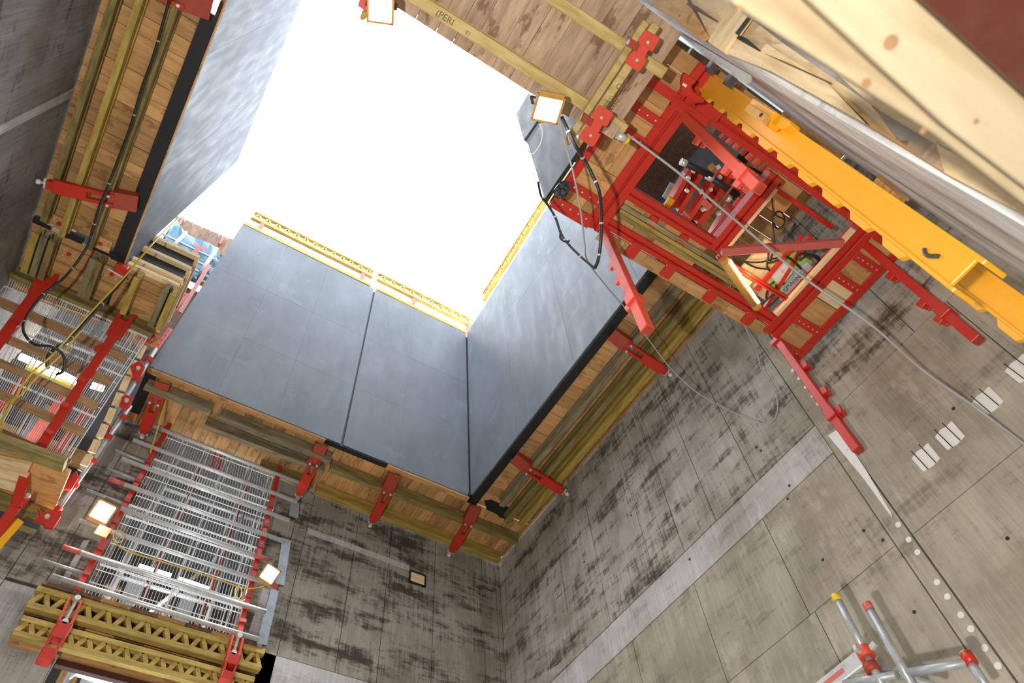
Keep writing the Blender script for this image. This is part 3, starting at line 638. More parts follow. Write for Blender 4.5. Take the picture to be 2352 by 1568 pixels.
for i in range(7):
    z_ = 5.6+i*.55
    build('stored_board', MB().box(-3.1, -1.0, 9.7, 9.8, z_, z_+.3), ('plank_x', 'beam_x')[i % 2], label='level %s board across the bay behind the leaning screen, %s' % (('brown', 'yellow')[i % 2], ('lowest', 'second', 'third', 'fourth', 'fifth', 'sixth', 'top')[i]), cat='board', group='boards across the left bay')

# ================================================================== LEANING MESH SCREEN AT LEFT
def lean(px, py, off=0):
    """point on the leaning plane y = 5.22 + .38 (7-z) + off"""
    w = at(px, py, z=1.0); k_ = (5.22+.38*7+off)/(w.y+.38); w = w*k_; w.x = max(w.x, -2.21); return w
t = thing('mesh_screen', lean(20, 1000), 'leaning white wire mesh screen with timber boards and red posts at left', 'mesh screen')
wire_mesh('wire_mesh', [lean(152, 1063), lean(-120, 950), lean(0, 625), lean(338, 775)], 62, 5, t, .0022, .0035, bands=(0, .33, .66, 1))
wire_mesh('wire_mesh', [lean(318, 812), lean(-60, 655), lean(-30, 640), lean(332, 772)], 14, 1, t, .0022, .004)
for u in (0, .08, .25, .42, .6, .78):
    a = lean(152, 1063).lerp(lean(-120, 950), u); b = lean(338, 775).lerp(lean(0, 625), u)
    build('stiffener_wire', MB().tube(a, b, .006, 6).tube(a+V((-.04, 0, 0)), b+V((-.04, 0, 0)), .006, 6), 'white_wire', t)
rows = [((-60, 655), (296, 813), 20), ((-60, 735), (262, 868), 18), ((-60, 795), (230, 925), 18), ((-60, 865), (200, 985), 20), ((-80, 945), (165, 1055), 34)]
for (a, b, h) in rows:
    A, B = lean(*a, -.03), lean(*b, -.03); A2, B2 = lean(a[0]-h*.5, a[1]+h*.85, -.03), lean(b[0]-h*.5, b[1]+h*.85, -.03)
    build('cross_board', MB().poly([A, B, B2, A2], (0, .04, .015)), 'board_tan', t, bevel=.003)
def fork_post(pts, w, parent):
    for a, b in zip(pts[:-1], pts[1:]): post(a, b, w, parent, d=.07)
    T = pts[0]; dr = (pts[0]-pts[1]).normalized()
    for s in (-.055, .055): build('fork_prong', MB().bar(T+V((s, -.01, 0))-dr*.16, T+V((s*1.1, -.01, 0))+dr*.10, .045, .06, (0, 1, 0)), 'red_paint', parent, bevel=.003)
    build('fork_web', MB().bar(T-dr*.22, T-dr*.1, .15, .05, (0, 1, 0)), 'red_paint', parent, bevel=.003)
fork_post([lean(283, 738, -.05), lean(140, 955, -.05), lean(62, 1075, -.05), lean(35, 1165, -.1), lean(-30, 1260, -.1)], .085, t)
fork_post([lean(108, 640, -.05), lean(-40, 840, -.05)], .10, t)
for q in ((228, 800), (188, 872), (150, 930), (112, 992), (85, 1035), (35, 745)): build('post_lug', MB().bar(lean(q[0]-8, q[1]-3, -.1), lean(q[0]+6, q[1]+6, -.1), .05, .05), 'red_paint', t)
# timber edge boards at the right side of the screen
eb = [(338, 790), (320, 825), (302, 862), (284, 900), (268, 935), (250, 972), (232, 1008), (214, 1042), (196, 1072)]
for a, b in zip(eb[:-1], eb[1:]):
    build('edge_board', MB().bar(lean(a[0]-8, a[1]+3, .1), lean(b[0]-4, b[1]-3, .1), .07, .025, (0, 1, .3)), 'pine_z', t, bevel=.003)
G13 = 'long inclined tubes right of the leaning screen'
for a, b, rad, l in (((357, 800), (185, 1080), .028, 'upper inclined grey tube along the leaning screen edge'), ((300, 932), (103, 1213), .022, 'lower inclined grey tube reaching past the red couplers')):
    t = thing('inclined_tube', lean(*b, .2), l, 'tube', G13)
    build('tube_body', MB().tube(lean(*a, .2), lean(*b, .2), rad, 12), 'tube_grey', t, smooth=True)
    for s in (.12, .3, .5, .7, .88): 
        c = lean(*a, .2).lerp(lean(*b, .2), s); dr = (lean(*a, .2)-lean(*b, .2)).normalized(); build('collar', MB().tube(c, c+dr*.05, rad*1.5, 10), 'red_paint', t)
# coupler heads
G14 = 'red coupler heads at the foot of the leaning screen'
for i, (pl, l) in enumerate((([(118, 1080), (132, 1086), (128, 1095), (150, 1098), (176, 1080), (180, 1096), (165, 1122), (140, 1122), (140, 1110), (110, 1100), (122, 1092)], 'red coupler head beside the upper girder end at left'),
        ([(86, 1165), (102, 1180), (118, 1170), (142, 1172), (140, 1185), (122, 1213), (104, 1210), (98, 1200), (76, 1194), (92, 1186)], 'red coupler head beside the lower girder end at left'),
        ([(280, 910), (290, 906), (306, 912), (300, 930), (290, 938), (276, 930)], 'small red coupler between the screen and the far deck'),
        ([(300, 838), (322, 826), (334, 842), (322, 866), (306, 864)], 'red coupler below the perforated strap'))):
    t = build('coupler_head', MB().poly([lean(*q, .05) for q in pl], (0, .05, .02)), 'red_paint', label=l, cat='coupler', group=G14, bevel=.004)
    c = sum((lean(*q, .045) for q in pl), V())/len(pl); build('bolt', MB().disc(c, (0, -1, -.3), .022, .03, 8), 'galvanised', t)
# lower timber box below the screen
t = thing('timber_box', at(60, 1120, z=5.0), 'timber and plywood soffit box below the leaning screen at the left edge', 'platform')
def sof(pl, z, mat, name, th=.04): build(name, MB().poly([at(*q, z=z) for q in pl], (0, 0, th)), mat, t)
sof([(-60, 985), (160, 1085), (112, 1200), (-60, 1120)], 5.10, 'plank_x', 'soffit_board')
for i in range(3): sof([(-60, 1040+i*22), (70-i*6, 1068+i*24), (62-i*6, 1086+i*24), (-60, 1059+i*22)], 5.04, 'pine_x', 'soffit_board')
sof([(-60, 990), (148, 1062), (142, 1085), (-60, 1016)], 4.98, 'beam_x', 'timber_beam', .08)
sof([(-60, 1125), (108, 1185), (102, 1208), (-60, 1150)], 4.98, 'beam_x', 'timber_beam', .08)
build('edge_beam', MB().bar(lean(45, 1195, -.12), lean(-40, 1290, -.12), .06, .06), 'rail_orange', label='short orange bar end at the left edge below the timber box', cat='bar')
t = thing('brace_arm', lean(58, 1170, -.08), 'short red brace arm crossing the timber box at left', 'brace')
build('arm_bar', MB().bar(lean(62, 1142, -.08), lean(28, 1180, -.08), .05, .05), 'red_paint', t); build('arm_pin', MB().disc(lean(64, 1140, -.12), (0, -1, 0), .02, .03, 8), 'galvanised', t)

# clamps and nail plates on the left corner deck
for q, l in (((160, 582), 'round red bolt plate on the plywood beside the left black strip'), ((137, 512), 'red bolt plate at the end of the left ledge, nearer the wall'), ((232, 558), 'red bolt plate at the end of the left ledge, nearer the panel'), ((258, 628), 'red bolt plate below the black corner of the left ledge')):
    c = at(*q, z=Z-.02); t = thing('bolt_plate', c, l, 'bolt plate', 'square bolt plates on the left corner deck')
    build('wood_plate', MB().box(c.x-.10, c.x+.10, c.y-.07, c.y+.07, c.z-.012, c.z+.018), 'plank_x', t)
    build('red_washer', MB().disc(c-V((0, 0, .013)), (0, 0, -1), .022, .012, 12), 'red_paint', t)
    for dx, dy in ((-.05, -.04), (.05, -.04), (.05, .04), (-.05, .04)): build('screw', MB().disc(c+V((dx, dy, -.013)), (0, 0, -1), .011, .01, 8), 'galvanised', t)
t = thing('corner_clamp', at(278, 618, z=6.95), 'small red clamp at the lower tip of the left panel', 'clamp')
c = at(280, 616, z=6.93); build('clamp_body', MB().box(c.x-.06, c.x+.06, c.y-.05, c.y+.06, c.z-.05, c.z+.03), 'red_paint', t, bevel=.01); build('clamp_pin', MB().tube(c+V((-.1, .04, -.05)), c+V((.08, .07, -.05)), .01, 8), 'galvanised', t)

# ================================================================== NEAR PLANK PLATFORM (top of view)
ZP = 4.7
t = thing('deck_platform', (.6, .3, ZP), 'near overhead deck of grey-brown planks with yellow beams, top of the view', 'platform')
cx = [-.60, -.42, -.25, -.08, .10, .24, .36, .475, .645, .78, .93, 1.10, 1.26, 1.415, 1.575]
for i, (a, b) in enumerate(zip(cx[:-1], cx[1:])):
    yy = .69 if i < 12 else (.68 if i == 12 else .63); piece('plank', a+.0012, b-.0012, -.12, yy, ZP+.1+.004*(i % 3), ZP+.13, 'ply_pink', t)
def hb2(a, b, z, mat, w=.075): return build('timber_beam', MB().bar((a[0], a[1], z+.016), (b[0], b[1], z+.016), w, .032).bar((a[0], a[1], z+.06), (b[0], b[1], z+.06), .028, .06).bar((a[0], a[1], z+.092), (b[0], b[1], z+.092), w, .012), mat, t, bevel=.006)
b1 = hb2((-.6, .585), (1.60, .55), ZP, 'near_yellow'); b2 = hb2((-.6, .17), (1.60, .13), ZP, 'near_yellow')
def hb3(a, b, z, mat, w=.06): return build('cross_beam', MB().bar((a[0], a[1], z+.03), (b[0], b[1], z+.03), w, .05), mat, t, bevel=.006)
piece('top_sheet', -.6, 1.57, -.12, .665, ZP+.145, ZP+.16, 'ply_brown', t)  # sheet added above the planks to block sky between them
c1 = hb3((1.385*.975, -.07), (1.385*.975, .80), ZP-.08, 'near_yellow', .055); hb3((1.325*.975, -.05), (1.325*.975, .82), ZP-.07, 'near_yellow', .045)
piece('spacer_block', 1.40*.98, 1.58*.98, .55, .64, ZP-.02, ZP+.05, 'ply_pink', t)
text_mesh('lettering', '(PERI', .055, at(1022, 41, z=ZP-.001), (1, -.015, 0), (0, -1, 0), 'ink', b1)
text_mesh('lettering', 'E1', .035, at(1075, 77, z=ZP-.001), (1, -.015, 0), (0, -1, 0), 'ink', b1)
text_mesh('lettering', 'PERI)', .05, at(1397, 238, z=ZP-.08+.004), (0, -1, 0), (-1, 0, 0), 'ink', c1)
text_mesh('lettering', 'O', .05, at(1423, 199, z=ZP-.08+.004), (0, -1, 0), (-1, 0, 0), 'ink', c1)
def plate(pts, z, label):
    pl = [at(1360+q[0]*.12755, 60+q[1]*.12755, z=z) for q in pts]
    t = thing('joint_plate', pl[0], label, 'steel plate', 'red joint plates on the near deck beams')
    build('plate_body', MB().poly(pl, (0, 0, .012)), 'red_light', t, bevel=.003)
    return t, pl
up_poly = [(960, 70), (1010, 85), (1200, 190), (1220, 240), (1110, 440), (1070, 465), (1025, 430), (950, 570), (995, 600), (880, 800), (840, 825), (800, 810), (590, 650), (720, 460), (800, 460), (880, 320), (820, 265)]
t1, pl = plate(up_poly, 4.58, 'notched red joint plate on the upper beam crossing, near the concrete')
for q in ((1000, 290), (805, 610)): build('bolt', MB().disc(at(1360+q[0]*.12755, 60+q[1]*.12755, z=4.575), (0, 0, -1), .010, .008, 8), 'galvanised', t1)
build('side_lug', MB().poly([at(1360+q[0]*.12755, 60+q[1]*.12755, z=4.60) for q in [(700, 215), (875, 335), (800, 460), (640, 370)]], (0, 0, .08)), 'red_dull', t1)
build('threaded_end', MB().tube(at(1441, 92, z=4.62), at(1447, 99, z=4.62), .02, 8), 'galvanised', t1)
t2, pl = plate([(q[0]-835, q[1]+1355) for q in up_poly], 4.58, 'notched red joint plate on the lower beam crossing, beside the work light')
for q in ((165, 1645), (-30, 1965)): build('bolt', MB().disc(at(1360+q[0]*.12755, 60+q[1]*.12755, z=4.575), (0, 0, -1), .010, .008, 8), 'galvanised', t2)
build('side_lug', MB().poly([at(1360+(q[0]-835)*.12755, 60+(q[1]+1355)*.12755, z=4.60) for q in [(700, 215), (875, 335), (800, 460), (640, 370)]], (0, 0, .08)), 'red_dull', t2)
build('threaded_end', MB().tube(at(1329, 310, z=4.60), at(1322, 322, z=4.60), .016, 8), 'galvanised', t2)
t3 = thing('joint_plate', at(850, 10, z=4.6), 'red joint plate with a yellow beam tip at the top edge, against the sky', 'steel plate', 'red joint plates on the near deck beams')
build('plate_body', MB().poly([at(*q, z=4.6) for q in [(828, -10), (900, -20), (872, 30), (860, 40), (822, 14)]], (0, 0, .02)), 'red_light', t3, bevel=.003)
build('beam_tip', MB().poly([at(*q, z=4.62) for q in [(832, 24), (846, 28), (840, 44), (830, 47), (826, 42)]], (0, 0, .06)), 'yellow_y', t3, bevel=.005)
flood(at(1258, 250, z=4.48), 'square work light on the near deck edge, cables hanging from it', .145, (.15, .2, -1), (.35, 1, 0), 14)
flood(at(874, 22, z=4.50), 'square work light at the top edge of the view', .125, (.1, .2, -1), (.45, 1, 0), 10)
t = thing('pipe_stub', at(1428, 315, z=4.6), 'grey pipe stub with yellow cap at the end of the lower near beam', 'pipe')
build('stub_body', MB().tube(at(1418, 309, z=4.6), at(1437, 320, z=4.6), .026, 12), 'galvanised', t, smooth=True); build('stub_cap', MB().tube(at(1437, 320, z=4.6), at(1443, 324, z=4.6), .028, 12), 'yellow_paint', t, smooth=True)

# ================================================================== RED CLIMBING FRAME
ZR = 5.2
fr = thing('climbing_unit', (3, .8, ZR), 'red steel climbing frame decked with plywood, four legs hanging from it', 'steel frame')
def chan(x0, x1, y0, y1, z0=ZR, h=.10, mat='red_paint', lip=True, name='steel_beam'):
    """double channel beam seen from below: two flanges with a slot"""
    mb = MB(); along_x = (x1-x0) > (y1-y0)
    if along_x:
        w = (y1-y0); mb.box(x0, x1, y0, y0+w*.42, z0, z0+h).box(x0, x1, y1-w*.42, y1, z0, z0+h).box(x0, x1, y0+w*.3, y1-w*.3, z0+.03, z0+h)
    else:
        w = (x1-x0); mb.box(x0, x0+w*.42, y0, y1, z0, z0+h).box(x1-w*.42, x1, y0, y1, z0, z0+h).box(x0+w*.3, x1-w*.3, y0, y1, z0+.03, z0+h)
    return build(name, mb, mat, fr, bevel=.003)
def fb(x0, x1, y0, y1, z0=ZR, h=.05, mat='red_paint', name='flat_bar'): return build(name, MB().box(x0, x1, y0, y1, z0, z0+h), mat, fr, bevel=.002)
chan(1.93, 2.09, -.05, 1.37); chan(2.93, 3.05, .28, 1.02); chan(3.87, 4.04, .12, 1.38)
chan(2.09, 3.87, 1.22, 1.31); chan(2.09, 3.9, .13, .25); chan(2.09, 2.93, .93, 1.03)
chan(3.05, 3.87, 1.02, 1.06, h=.05)
fb(1.60, 1.66, -.05, 1.37); fb(4.30, 4.38, .10, 1.45)
for yy in (1.12, .58, .40, .20): fb(1.62, 1.96, yy, yy+.07, ZR-.02, .03)
fb(1.6, 1.96, 1.28, 1.38, ZR-.02); fb(4.02, 4.32, 1.36, 1.45, ZR-.02)
for yy in (1.10, .62, .40, .18): fb(4.02, 4.32, yy, yy+.08, ZR-.02, .03)
for yy in (1.12, .58, .40, 1.28):
    for q in range(4): build('rivet', MB().disc((1.68+q*.075, yy+.035, ZR-.021), (0, 0, -1), .0075, .004, 6), 'galvanised', fr)
for yy in (1.10, .62, .40, 1.36):
    for q in range(5): build('rivet', MB().disc((4.06+q*.055, yy+.04, ZR-.021), (0, 0, -1), .0075, .004, 6), 'galvanised', fr)
# plywood infill
for i in range(5): piece('plywood_plank', 1.66, 1.94, -.05+i*.135, -.05+i*.135+.132, ZR+.02, ZR+.045, 'plank_x', fr)
for a, b in ((1.655, 1.745), (1.748, 1.838), (1.841, 1.93)): piece('plywood_plank', a, b, .64, .93, ZR+.015, ZR+.045, 'plank_y', fr); piece('plywood_plank', a, b, 1.18, 1.29, ZR+.015, ZR+.045, 'plank_y', fr)
piece('plywood_plank', 1.66, 1.94, .935, 1.13, ZR+.02, ZR+.045, 'plank_x', fr)
for a, b in ((1.17, 1.37), (.9, 1.1), (.69, .89), (.47, .62), (.25, .40)): piece('plywood_plank', 4.04, 4.30, a, b, ZR+.015, ZR+.045, 'plank_x' if a != .69 else 'pine_x', fr)
for i in range(8): piece('plywood_plank', 2.09+i*.225, 2.09+i*.225+.222, 1.325, 1.43, ZR+.02, ZR+.045, 'plank_x', fr)
for i in range(4): piece('plywood_plank', 2.09+i*.21, 2.09+i*.21+.207, 1.035, 1.22, ZR+.03, ZR+.05, 'plank_x', fr)
for i in range(8): piece('plywood_plank', 2.1+i*.22, 2.1+i*.22+.217, -.08, .12, ZR+.03, ZR+.05, 'plank_x', fr)
for yy, mt in ((1.085, 'weathered_x'), (1.13, 'yellow_x'), (1.165, 'beam_x')): build('timber_rail', MB().bar((2.1, yy, ZR+.01), (3.45, yy, ZR+.01), .032, .03), mt, fr)
for xx in (2.35, 2.72, 3.18, 3.62): fb(xx, xx+.09, 1.28, 1.41, ZR-.015, .03)
for xx in (2.35, 2.66): fb(xx, xx+.07, 1.02, 1.14, ZR+.0, .03)
for xx in (2.4, 2.85, 3.3): fb(xx, xx+.07, -.02, .14, ZR+.0, .03)
build('timber_batten', MB().box(3.06, 3.09, .36, 1.0, ZR+.02, ZR+.06), 'pine_y', fr); build('timber_batten', MB().box(3.83, 3.865, .28, 1.2, ZR-.02, ZR+.02), 'pine_y', fr)
fb(3.05, 3.87, .36, .40, ZR+.25, .03); 
for a, b, c_, e in ((1736, 666, 1845, 540), (1751, 716, 1862, 540), (1652, 570, 1690, 520)): build('cross_rod', MB().bar(at(a, b, z=5.3), at(c_, e, z=5.3), .03, .03), 'red_paint', fr)
build('diagonal_brace', MB().bar(at(1657, 577, z=5.14), at(1936, 557, z=5.14), .065, .05), 'red_pale', fr, bevel=.004)
fb(3.05, 3.30, .60, .68, ZR+.35, .04); piece('plywood_plank', 3.06, 3.5, .28, .55, ZR+.4, ZR+.43, 'plank_x', fr); piece('plywood_plank', 3.45, 3.87, .75, 1.2, ZR+.26, ZR+.29, 'pine_y', fr)
# outrigger at the concrete side
fb(1.93, 2.25, .22, .30, ZR-.03, .06); fb(2.0, 2.06, -.16, .24, ZR-.02, .06); fb(2.10, 2.3, .05, .22, ZR-.03, .05)
# legs
G15 = None
def leg(x, y, z1, side, mat, claw):
    P, Q = V((x, y, ZR+.02)), V((x, y, z1)); l_ = build('hanging_leg', MB().bar(P, Q, .066, .066, (0, 1, 0)), mat, fr, bevel=.004)
    build('leg_socket', MB().bar(Q+V((0, 0, .0)), Q+V((0, 0, -.012)), .05, .05, (0, 1, 0)), 'red_dull', l_)
    for i, fz in enumerate(claw):
        zz = ZR+(z1-ZR)*fz
        build('leg_tab', MB().bar(V((x, y+side*.02, zz)), V((x, y+side*.085, zz-.01)), .026, .07, (0, 0, 1)).bar(V((x+.06, y+side*.02, zz)), V((x+.06, y+side*.075, zz-.01)), .018, .055, (0, 0, 1)), mat, l_, bevel=.002)
    build('leg_collar', MB().bar(V((x, y, zz+.05)), V((x, y, zz-.05)), .095, .085, (0, 1, 0)), mat, l_, bevel=.003)
leg(2.09, 1.33, 3.66, 1, 'red_light', (.35, .5, .75)); leg(4.07, 1.39, 3.73, -1, 'red_paint', (.3, .55, .72))
leg(4.07, .33, 3.73, 1, 'red_paint', (.3, .6, .75)); leg(2.07, .30, 3.66, 1, 'red_light', (.3, .7, .85))
# panel standing on the frame's left edge
t = thing('formwork_panel', (1.56, 1.0, 5.3), 'small grey panel standing behind the near work light, cut by a black slot', 'panel', G1)
for pl in ([(1252, 462), (1330, 345), (1330, 262), (1286, 262), (1243, 284), (1213, 333)], [(1203, 322), (1238, 270), (1240, 225), (1213, 214), (1186, 262)]):
    build('plywood_sheet', MB().poly([at(*q, x=1.56) for q in pl], (.02, 0, 0)), 'film_ply', t)
build('slot_strip', MB().poly([at(*q, x=1.575) for q in [(1206, 324), (1214, 333), (1246, 286), (1243, 268)]], (.02, 0, 0)), 'black_board', t)
build('bottom_edge', MB().bar(at(1334, 342, x=1.56), at(1252, 462, x=1.56), .03, .02), 'black_board', t)
# inside of the frame: upper level seen through the opening
t = thing('upper_carriage', at(1600, 420, z=6.6), 'upper climbing carriage of red channel beams seen through the frame opening', 'carriage')
def zi(x, y, z): return at(1480+.14031*x, 380+.14031*y, z=z)
for i in range(12):
    piece('dark_plank', 1.7+i*.155, 1.7+i*.155+.153, -.15, 1.5, 7.9, 7.93, 'ply_brown', t)
piece('sky_block_cover', 1.70, 4.50, -.17, 1.52, 7.935, 7.95, 'black_board', t)  # cover added over the carriage only to block the sky
def cbeam(a, b, z, w, h=.12):
    A, B = zi(*a, z), zi(*b, z); s = (B-A).cross(V((0, 0, 1))).normalized()*w*.34
    for k_ in (-1, 1): build('channel_beam', MB().bar(A+s*k_, B+s*k_, w*.30, h), 'red_paint', t, bevel=.003)
    build('channel_web', MB().bar(A+V((0, 0, .05)), B+V((0, 0, .05)), w*.5, .03), 'red_dull', t)
cbeam((850, 30), (470, 700), 6.2, .16); cbeam((1300, 120), (780, 900), 6.1, .16); cbeam((1680, 300), (1140, 1180), 6.0, .12)
cbeam((1480, 60), (1400, 180), 6.15, .12)
for a, b in (((1600, 150), (900, 1030)), ((1750, 300), (1060, 1170))): build('tie_rod', MB().tube(zi(*a, 5.8), zi(*b, 5.8), .012, 8), 'red_dull', t)
for a, b in (((700, -20), (1000, 120)), ((1130, 230), (1430, 420)), ((1420, 560), (1640, 680))):
    A, B = zi(*a, 5.95), zi(*b, 5.95); A, B = A-(B-A)*.25, B+(B-A)*.35; build('hydraulic_cylinder', MB().tube(A, B, .03, 14), 'cable_black', t, smooth=True); build('silver_band', MB().tube(A-(B-A)*.05, A+(B-A)*.12, .032, 14), 'galvanised', t, smooth=True)
for c_ in ((800, 80), (715, 190), (1230, 180), (1080, 380), (985, 500), (690, 400), (1000, 690)): build('bolt', MB().disc(zi(*c_, 6.02), (0, 0, -1), .018, .03, 8), 'galvanised', t)
for c_ in ((630, 140), (1210, 30), (930, 430), (1580, 320), (1210, 790), (960, 720)): build('wing_nut', MB().bar(zi(c_[0]-30, c_[1]+10, 5.9), zi(c_[0]+30, c_[1]-20, 5.9), .03, .03), 'galvanised', t)
for a, b in (((1080, 0), (1160, 90)), ((820, 290), (1330, 880)), ((400, 400), (620, 640)), ((560, 650), (760, 850)), ((980, 780), (1180, 1000)), ((1620, 190), (1750, 290))):
    build('yellow_rail', MB().bar(zi(*a, 7.0), zi(*b, 7.0), .07, .05), 'yellow_x', t)
for pl in ([(430, 280), (620, 350), (1000, 700), (1200, 1050), (1100, 1180), (800, 900), (300, 520)],): build('panel_soffit', MB().poly([zi(*q, 7.12) for q in pl], (0, 0, .03)), 'lead_sheet', t)
build('orange_block', MB().bar(zi(360, 580, 6.15), zi(450, 630, 6.15), .1, .06), 'rail_orange', t, bevel=.01)
for c_ in ((620, 790), (1380, 930), (960, 580)): build('pink_bracket', MB().bar(zi(c_[0], c_[1], 5.9), zi(c_[0]+110, c_[1]+110, 5.9), .06, .03), 'red_pale', t)
# red channel pack behind the upper beam
for i in range(9):
    a = at(1655+i*15, 318+i*12, z=5.6); b = at(1668+i*15, 306+i*12, z=5.6)
    build('channel_end', MB().bar(a, b, .03, .06), 'red_light' if i % 3 else 'red_dull', t)
build('hose', MB().pipe(curve_pts([at(1655, 335, z=5.4), at(1700, 375, z=5.4), at(1750, 400, z=5.4), at(1790, 425, z=5.4)]), .018, 8), 'cable_black', t, smooth=True)

# grey junction box with its ducts, lamp tube, cables
jb = thing('junction_box', at(1815, 640, z=5.28), 'pale grey electrical box with black cables inside the red frame', 'electrical box')
def zq(x, y, z): return at(1760+x*.08929, 560+y*.08929, z=z)
build('lime_backing', MB().poly([zq(*q, 5.40) for q in [(530, 310), (760, 200), (1180, 450), (1160, 520), (330, 1440), (120, 1000), (180, 930)]], (0, 0, .01)), 'lime', jb)
build('box_body', MB().poly([zq(*q, 5.30) for q in [(470, 400), (720, 620), (680, 760), (370, 1120), (140, 860)]], (0, 0, .08)), 'box_grey', jb, bevel=.005)
build('cable_duct', MB().poly([zq(*q, 5.34) for q in [(1080, 470), (1290, 690), (900, 1080), (440, 1530), (320, 1390), (700, 900), (860, 640)]], (0, 0, .06)), 'box_grey', jb, bevel=.005)
build('warning_triangle', MB().poly([zq(*q, 5.295) for q in [(380, 680), (460, 690), (395, 750)]], (0, 0, .003)), 'rail_orange', jb)
build('small_window', MB().poly([zq(*q, 5.295) for q in [(400, 1040), (440, 980), (480, 1000), (445, 1060)]], (0, 0, .003)), 'cable_black', jb)
text_mesh('lettering', 'A-SPWINK', .06, zq(640, 1040, 5.335), zq(860, 840, 5.335)-zq(440, 1250, 5.335), zq(600, 1000, 5.335)-zq(680, 1080, 5.335), 'ink', jb)
for pts in ([(500, 330), (620, 380), (760, 500), (900, 640)], [(780, 400), (760, 340), (860, 270), (1060, 260), (1280, 300), (1400, 440)], [(850, 440), (900, 380), (1060, 300), (1220, 320), (1340, 440), (1260, 560)], [(200, 970), (80, 1080), (10, 1280), (0, 1400)], [(250, 1050), (270, 1180), (330, 1230)], [(220, 1280), (60, 1400), (-120, 1560), (-160, 1700)], [(330, 1360), (200, 1480), (60, 1620)], [(0, 490), (120, 480), (320, 410)], [(60, 240), (20, 480), (20, 600), (90, 690)]):
    build('cable', MB().pipe(curve_pts([zq(*q, 5.27) for q in pts]), .009, 6), 'cable_black', jb, smooth=True)
t = thing('tube_lamp', at(1700, 645, z=5.14), 'glowing tubular lamp in an ochre housing inside the red frame', 'lamp')
A, B = at(1670, 598, z=5.18), at(1738, 694, z=5.18); dr = (B-A).normalized(); s = dr.cross(V((0, 0, 1)))
build('housing', MB().tube(A-s*.025, B-s*.025, .038, 16), 'ochre_housing', t, smooth=True)
build('glowing_tube', MB().bar(A+s*.018+V((0, 0, -.02)), B+s*.012+V((0, 0, -.02)), .024, .02), 'tube_warm', t)
build('end_cap', MB().tube(B-s*.02, B-s*.02+dr*.05, .04, 14), 'ochre_housing', t); build('end_cap', MB().tube(A-s*.02-dr*.04, A-s*.02, .042, 14), 'ochre_housing', t)
lamp('tube_lamp_glow', A.lerp(B, .5)+s*.12+V((0, 0, -.02)), 3, .05, (1, .72, .35))
t = thing('coiled_cable', at(1790, 500, z=5.5), 'tangle of black cable coiled inside the red frame by the plywood', 'cable')
pts = [at(1773, 455, z=5.45), at(1778, 490, z=5.45)]+[at(1788+14*math.cos(i*.9), 505+20*math.sin(i*.9), z=5.45+.004*i) for i in range(18)]+[at(1778, 560, z=5.45), at(1770, 600, z=5.45)]
build('cable_loop', MB().pipe(curve_pts(pts, 4), .007, 6), 'cable_black', t, smooth=True)
build('cable_bundle', MB().pipe(curve_pts([at(1690, 590, z=5.4), at(1710, 600, z=5.4), at(1745, 602, z=5.4), at(1785, 592, z=5.4)]), .008, 6).pipe(curve_pts([at(1700, 596, z=5.4), at(1735, 614, z=5.4), at(1765, 618, z=5.4)]), .008, 6), 'cable_black', t, smooth=True)
# foil bundle
mb = MB(); c = at(1291, 436, z=4.95); n1, n2 = 9, 12; rr = random.Random(3)
for i in range(n1+1):
    th = math.pi*i/n1
    for j in range(n2):
        ph = 2*math.pi*j/n2; q = .052*(1+rr.uniform(-.22, .22)); mb.v.append(c+V((q*math.sin(th)*math.cos(ph)*.9, q*math.sin(th)*math.sin(ph)*1.3, q*math.cos(th))))
for i in range(n1):
    for j in range(n2): mb.f.append((i*n2+j, i*n2+(j+1) % n2, (i+1)*n2+(j+1) % n2, (i+1)*n2+j))
build('wrapped_bundle', mb, 'black_foil', label='crumpled black plastic bundle taped to the red frame corner', cat='bundle')

# ================================================================== ORANGE CLIMBING RAILS
G16 = 'orange toothed climbing rails'
# rails seen nearly edge-on: broad face turned toward the camera side (-x)
def rail2(x, y0, y1, z0, z1, label, tooth_step=.28):
    t = thing('climbing_rail', (x, (y0+y1)/2, z0), label, 'rail', G16)
    build('rail_web', MB().box(x, x+.016, y0+.018, y1-.03, z0, z1), 'rail_orange', t, bevel=.002)
    build('rail_flange', MB().box(x-.016, x+.10, y0, y0+.02, z0-.05, z1), 'rail_orange', t, bevel=.003)
    build('rail_flange', MB().box(x-.012, x+.10, y1-.032, y1-.014, z0-.04, z1), 'rail_orange', t, bevel=.003)
    z = z0+.25
    while z < z1-.1:
        q = [(y1-.02, z), (y1+.012, z+.03), (y1+.012, z+tooth_step*.55), (y1-.02, z+tooth_step*.72)]
        build('rail_tooth', MB().poly([(x-.012, a, b) for a, b in q], (.03, 0, 0)), 'rail_orange', t, bevel=.002); z += tooth_step
    build('slot', MB().pipe([V((x-.004, y0+.09+.012*math.sin(i*.6), z0+.22-i*.012)) for i in range(8)], .009, 6), 'steel_dark', t)
    return t
R1 = rail2(2.05, -.045, .115, 2.14, 6.1, 'long orange toothed rail crossing the view, its cut end free')
R2 = rail2(2.98, -.03, .13, .9, 5.0, 'second orange rail showing beyond the cut end of the first')
t = thing('rail_shoe', at(1750, 250, y=-.02), 'rusty yellow rail shoe bolted beside the long orange rail', 'rail shoe')
kx = 1.945
build('shoe_body', MB().poly([at(*q, x=kx) for q in [(1712, 250), (1730, 224), (1782, 256), (1752, 284), (1745, 275)]], (.10, 0, 0)), 'rail_orange', t, bevel=.006)
build('shoe_lip', MB().poly([at(*q, x=kx-.03) for q in [(1708, 252), (1750, 282), (1760, 262), (1722, 236)]], (.04, 0, 0)), 'ochre_housing', t, bevel=.004)
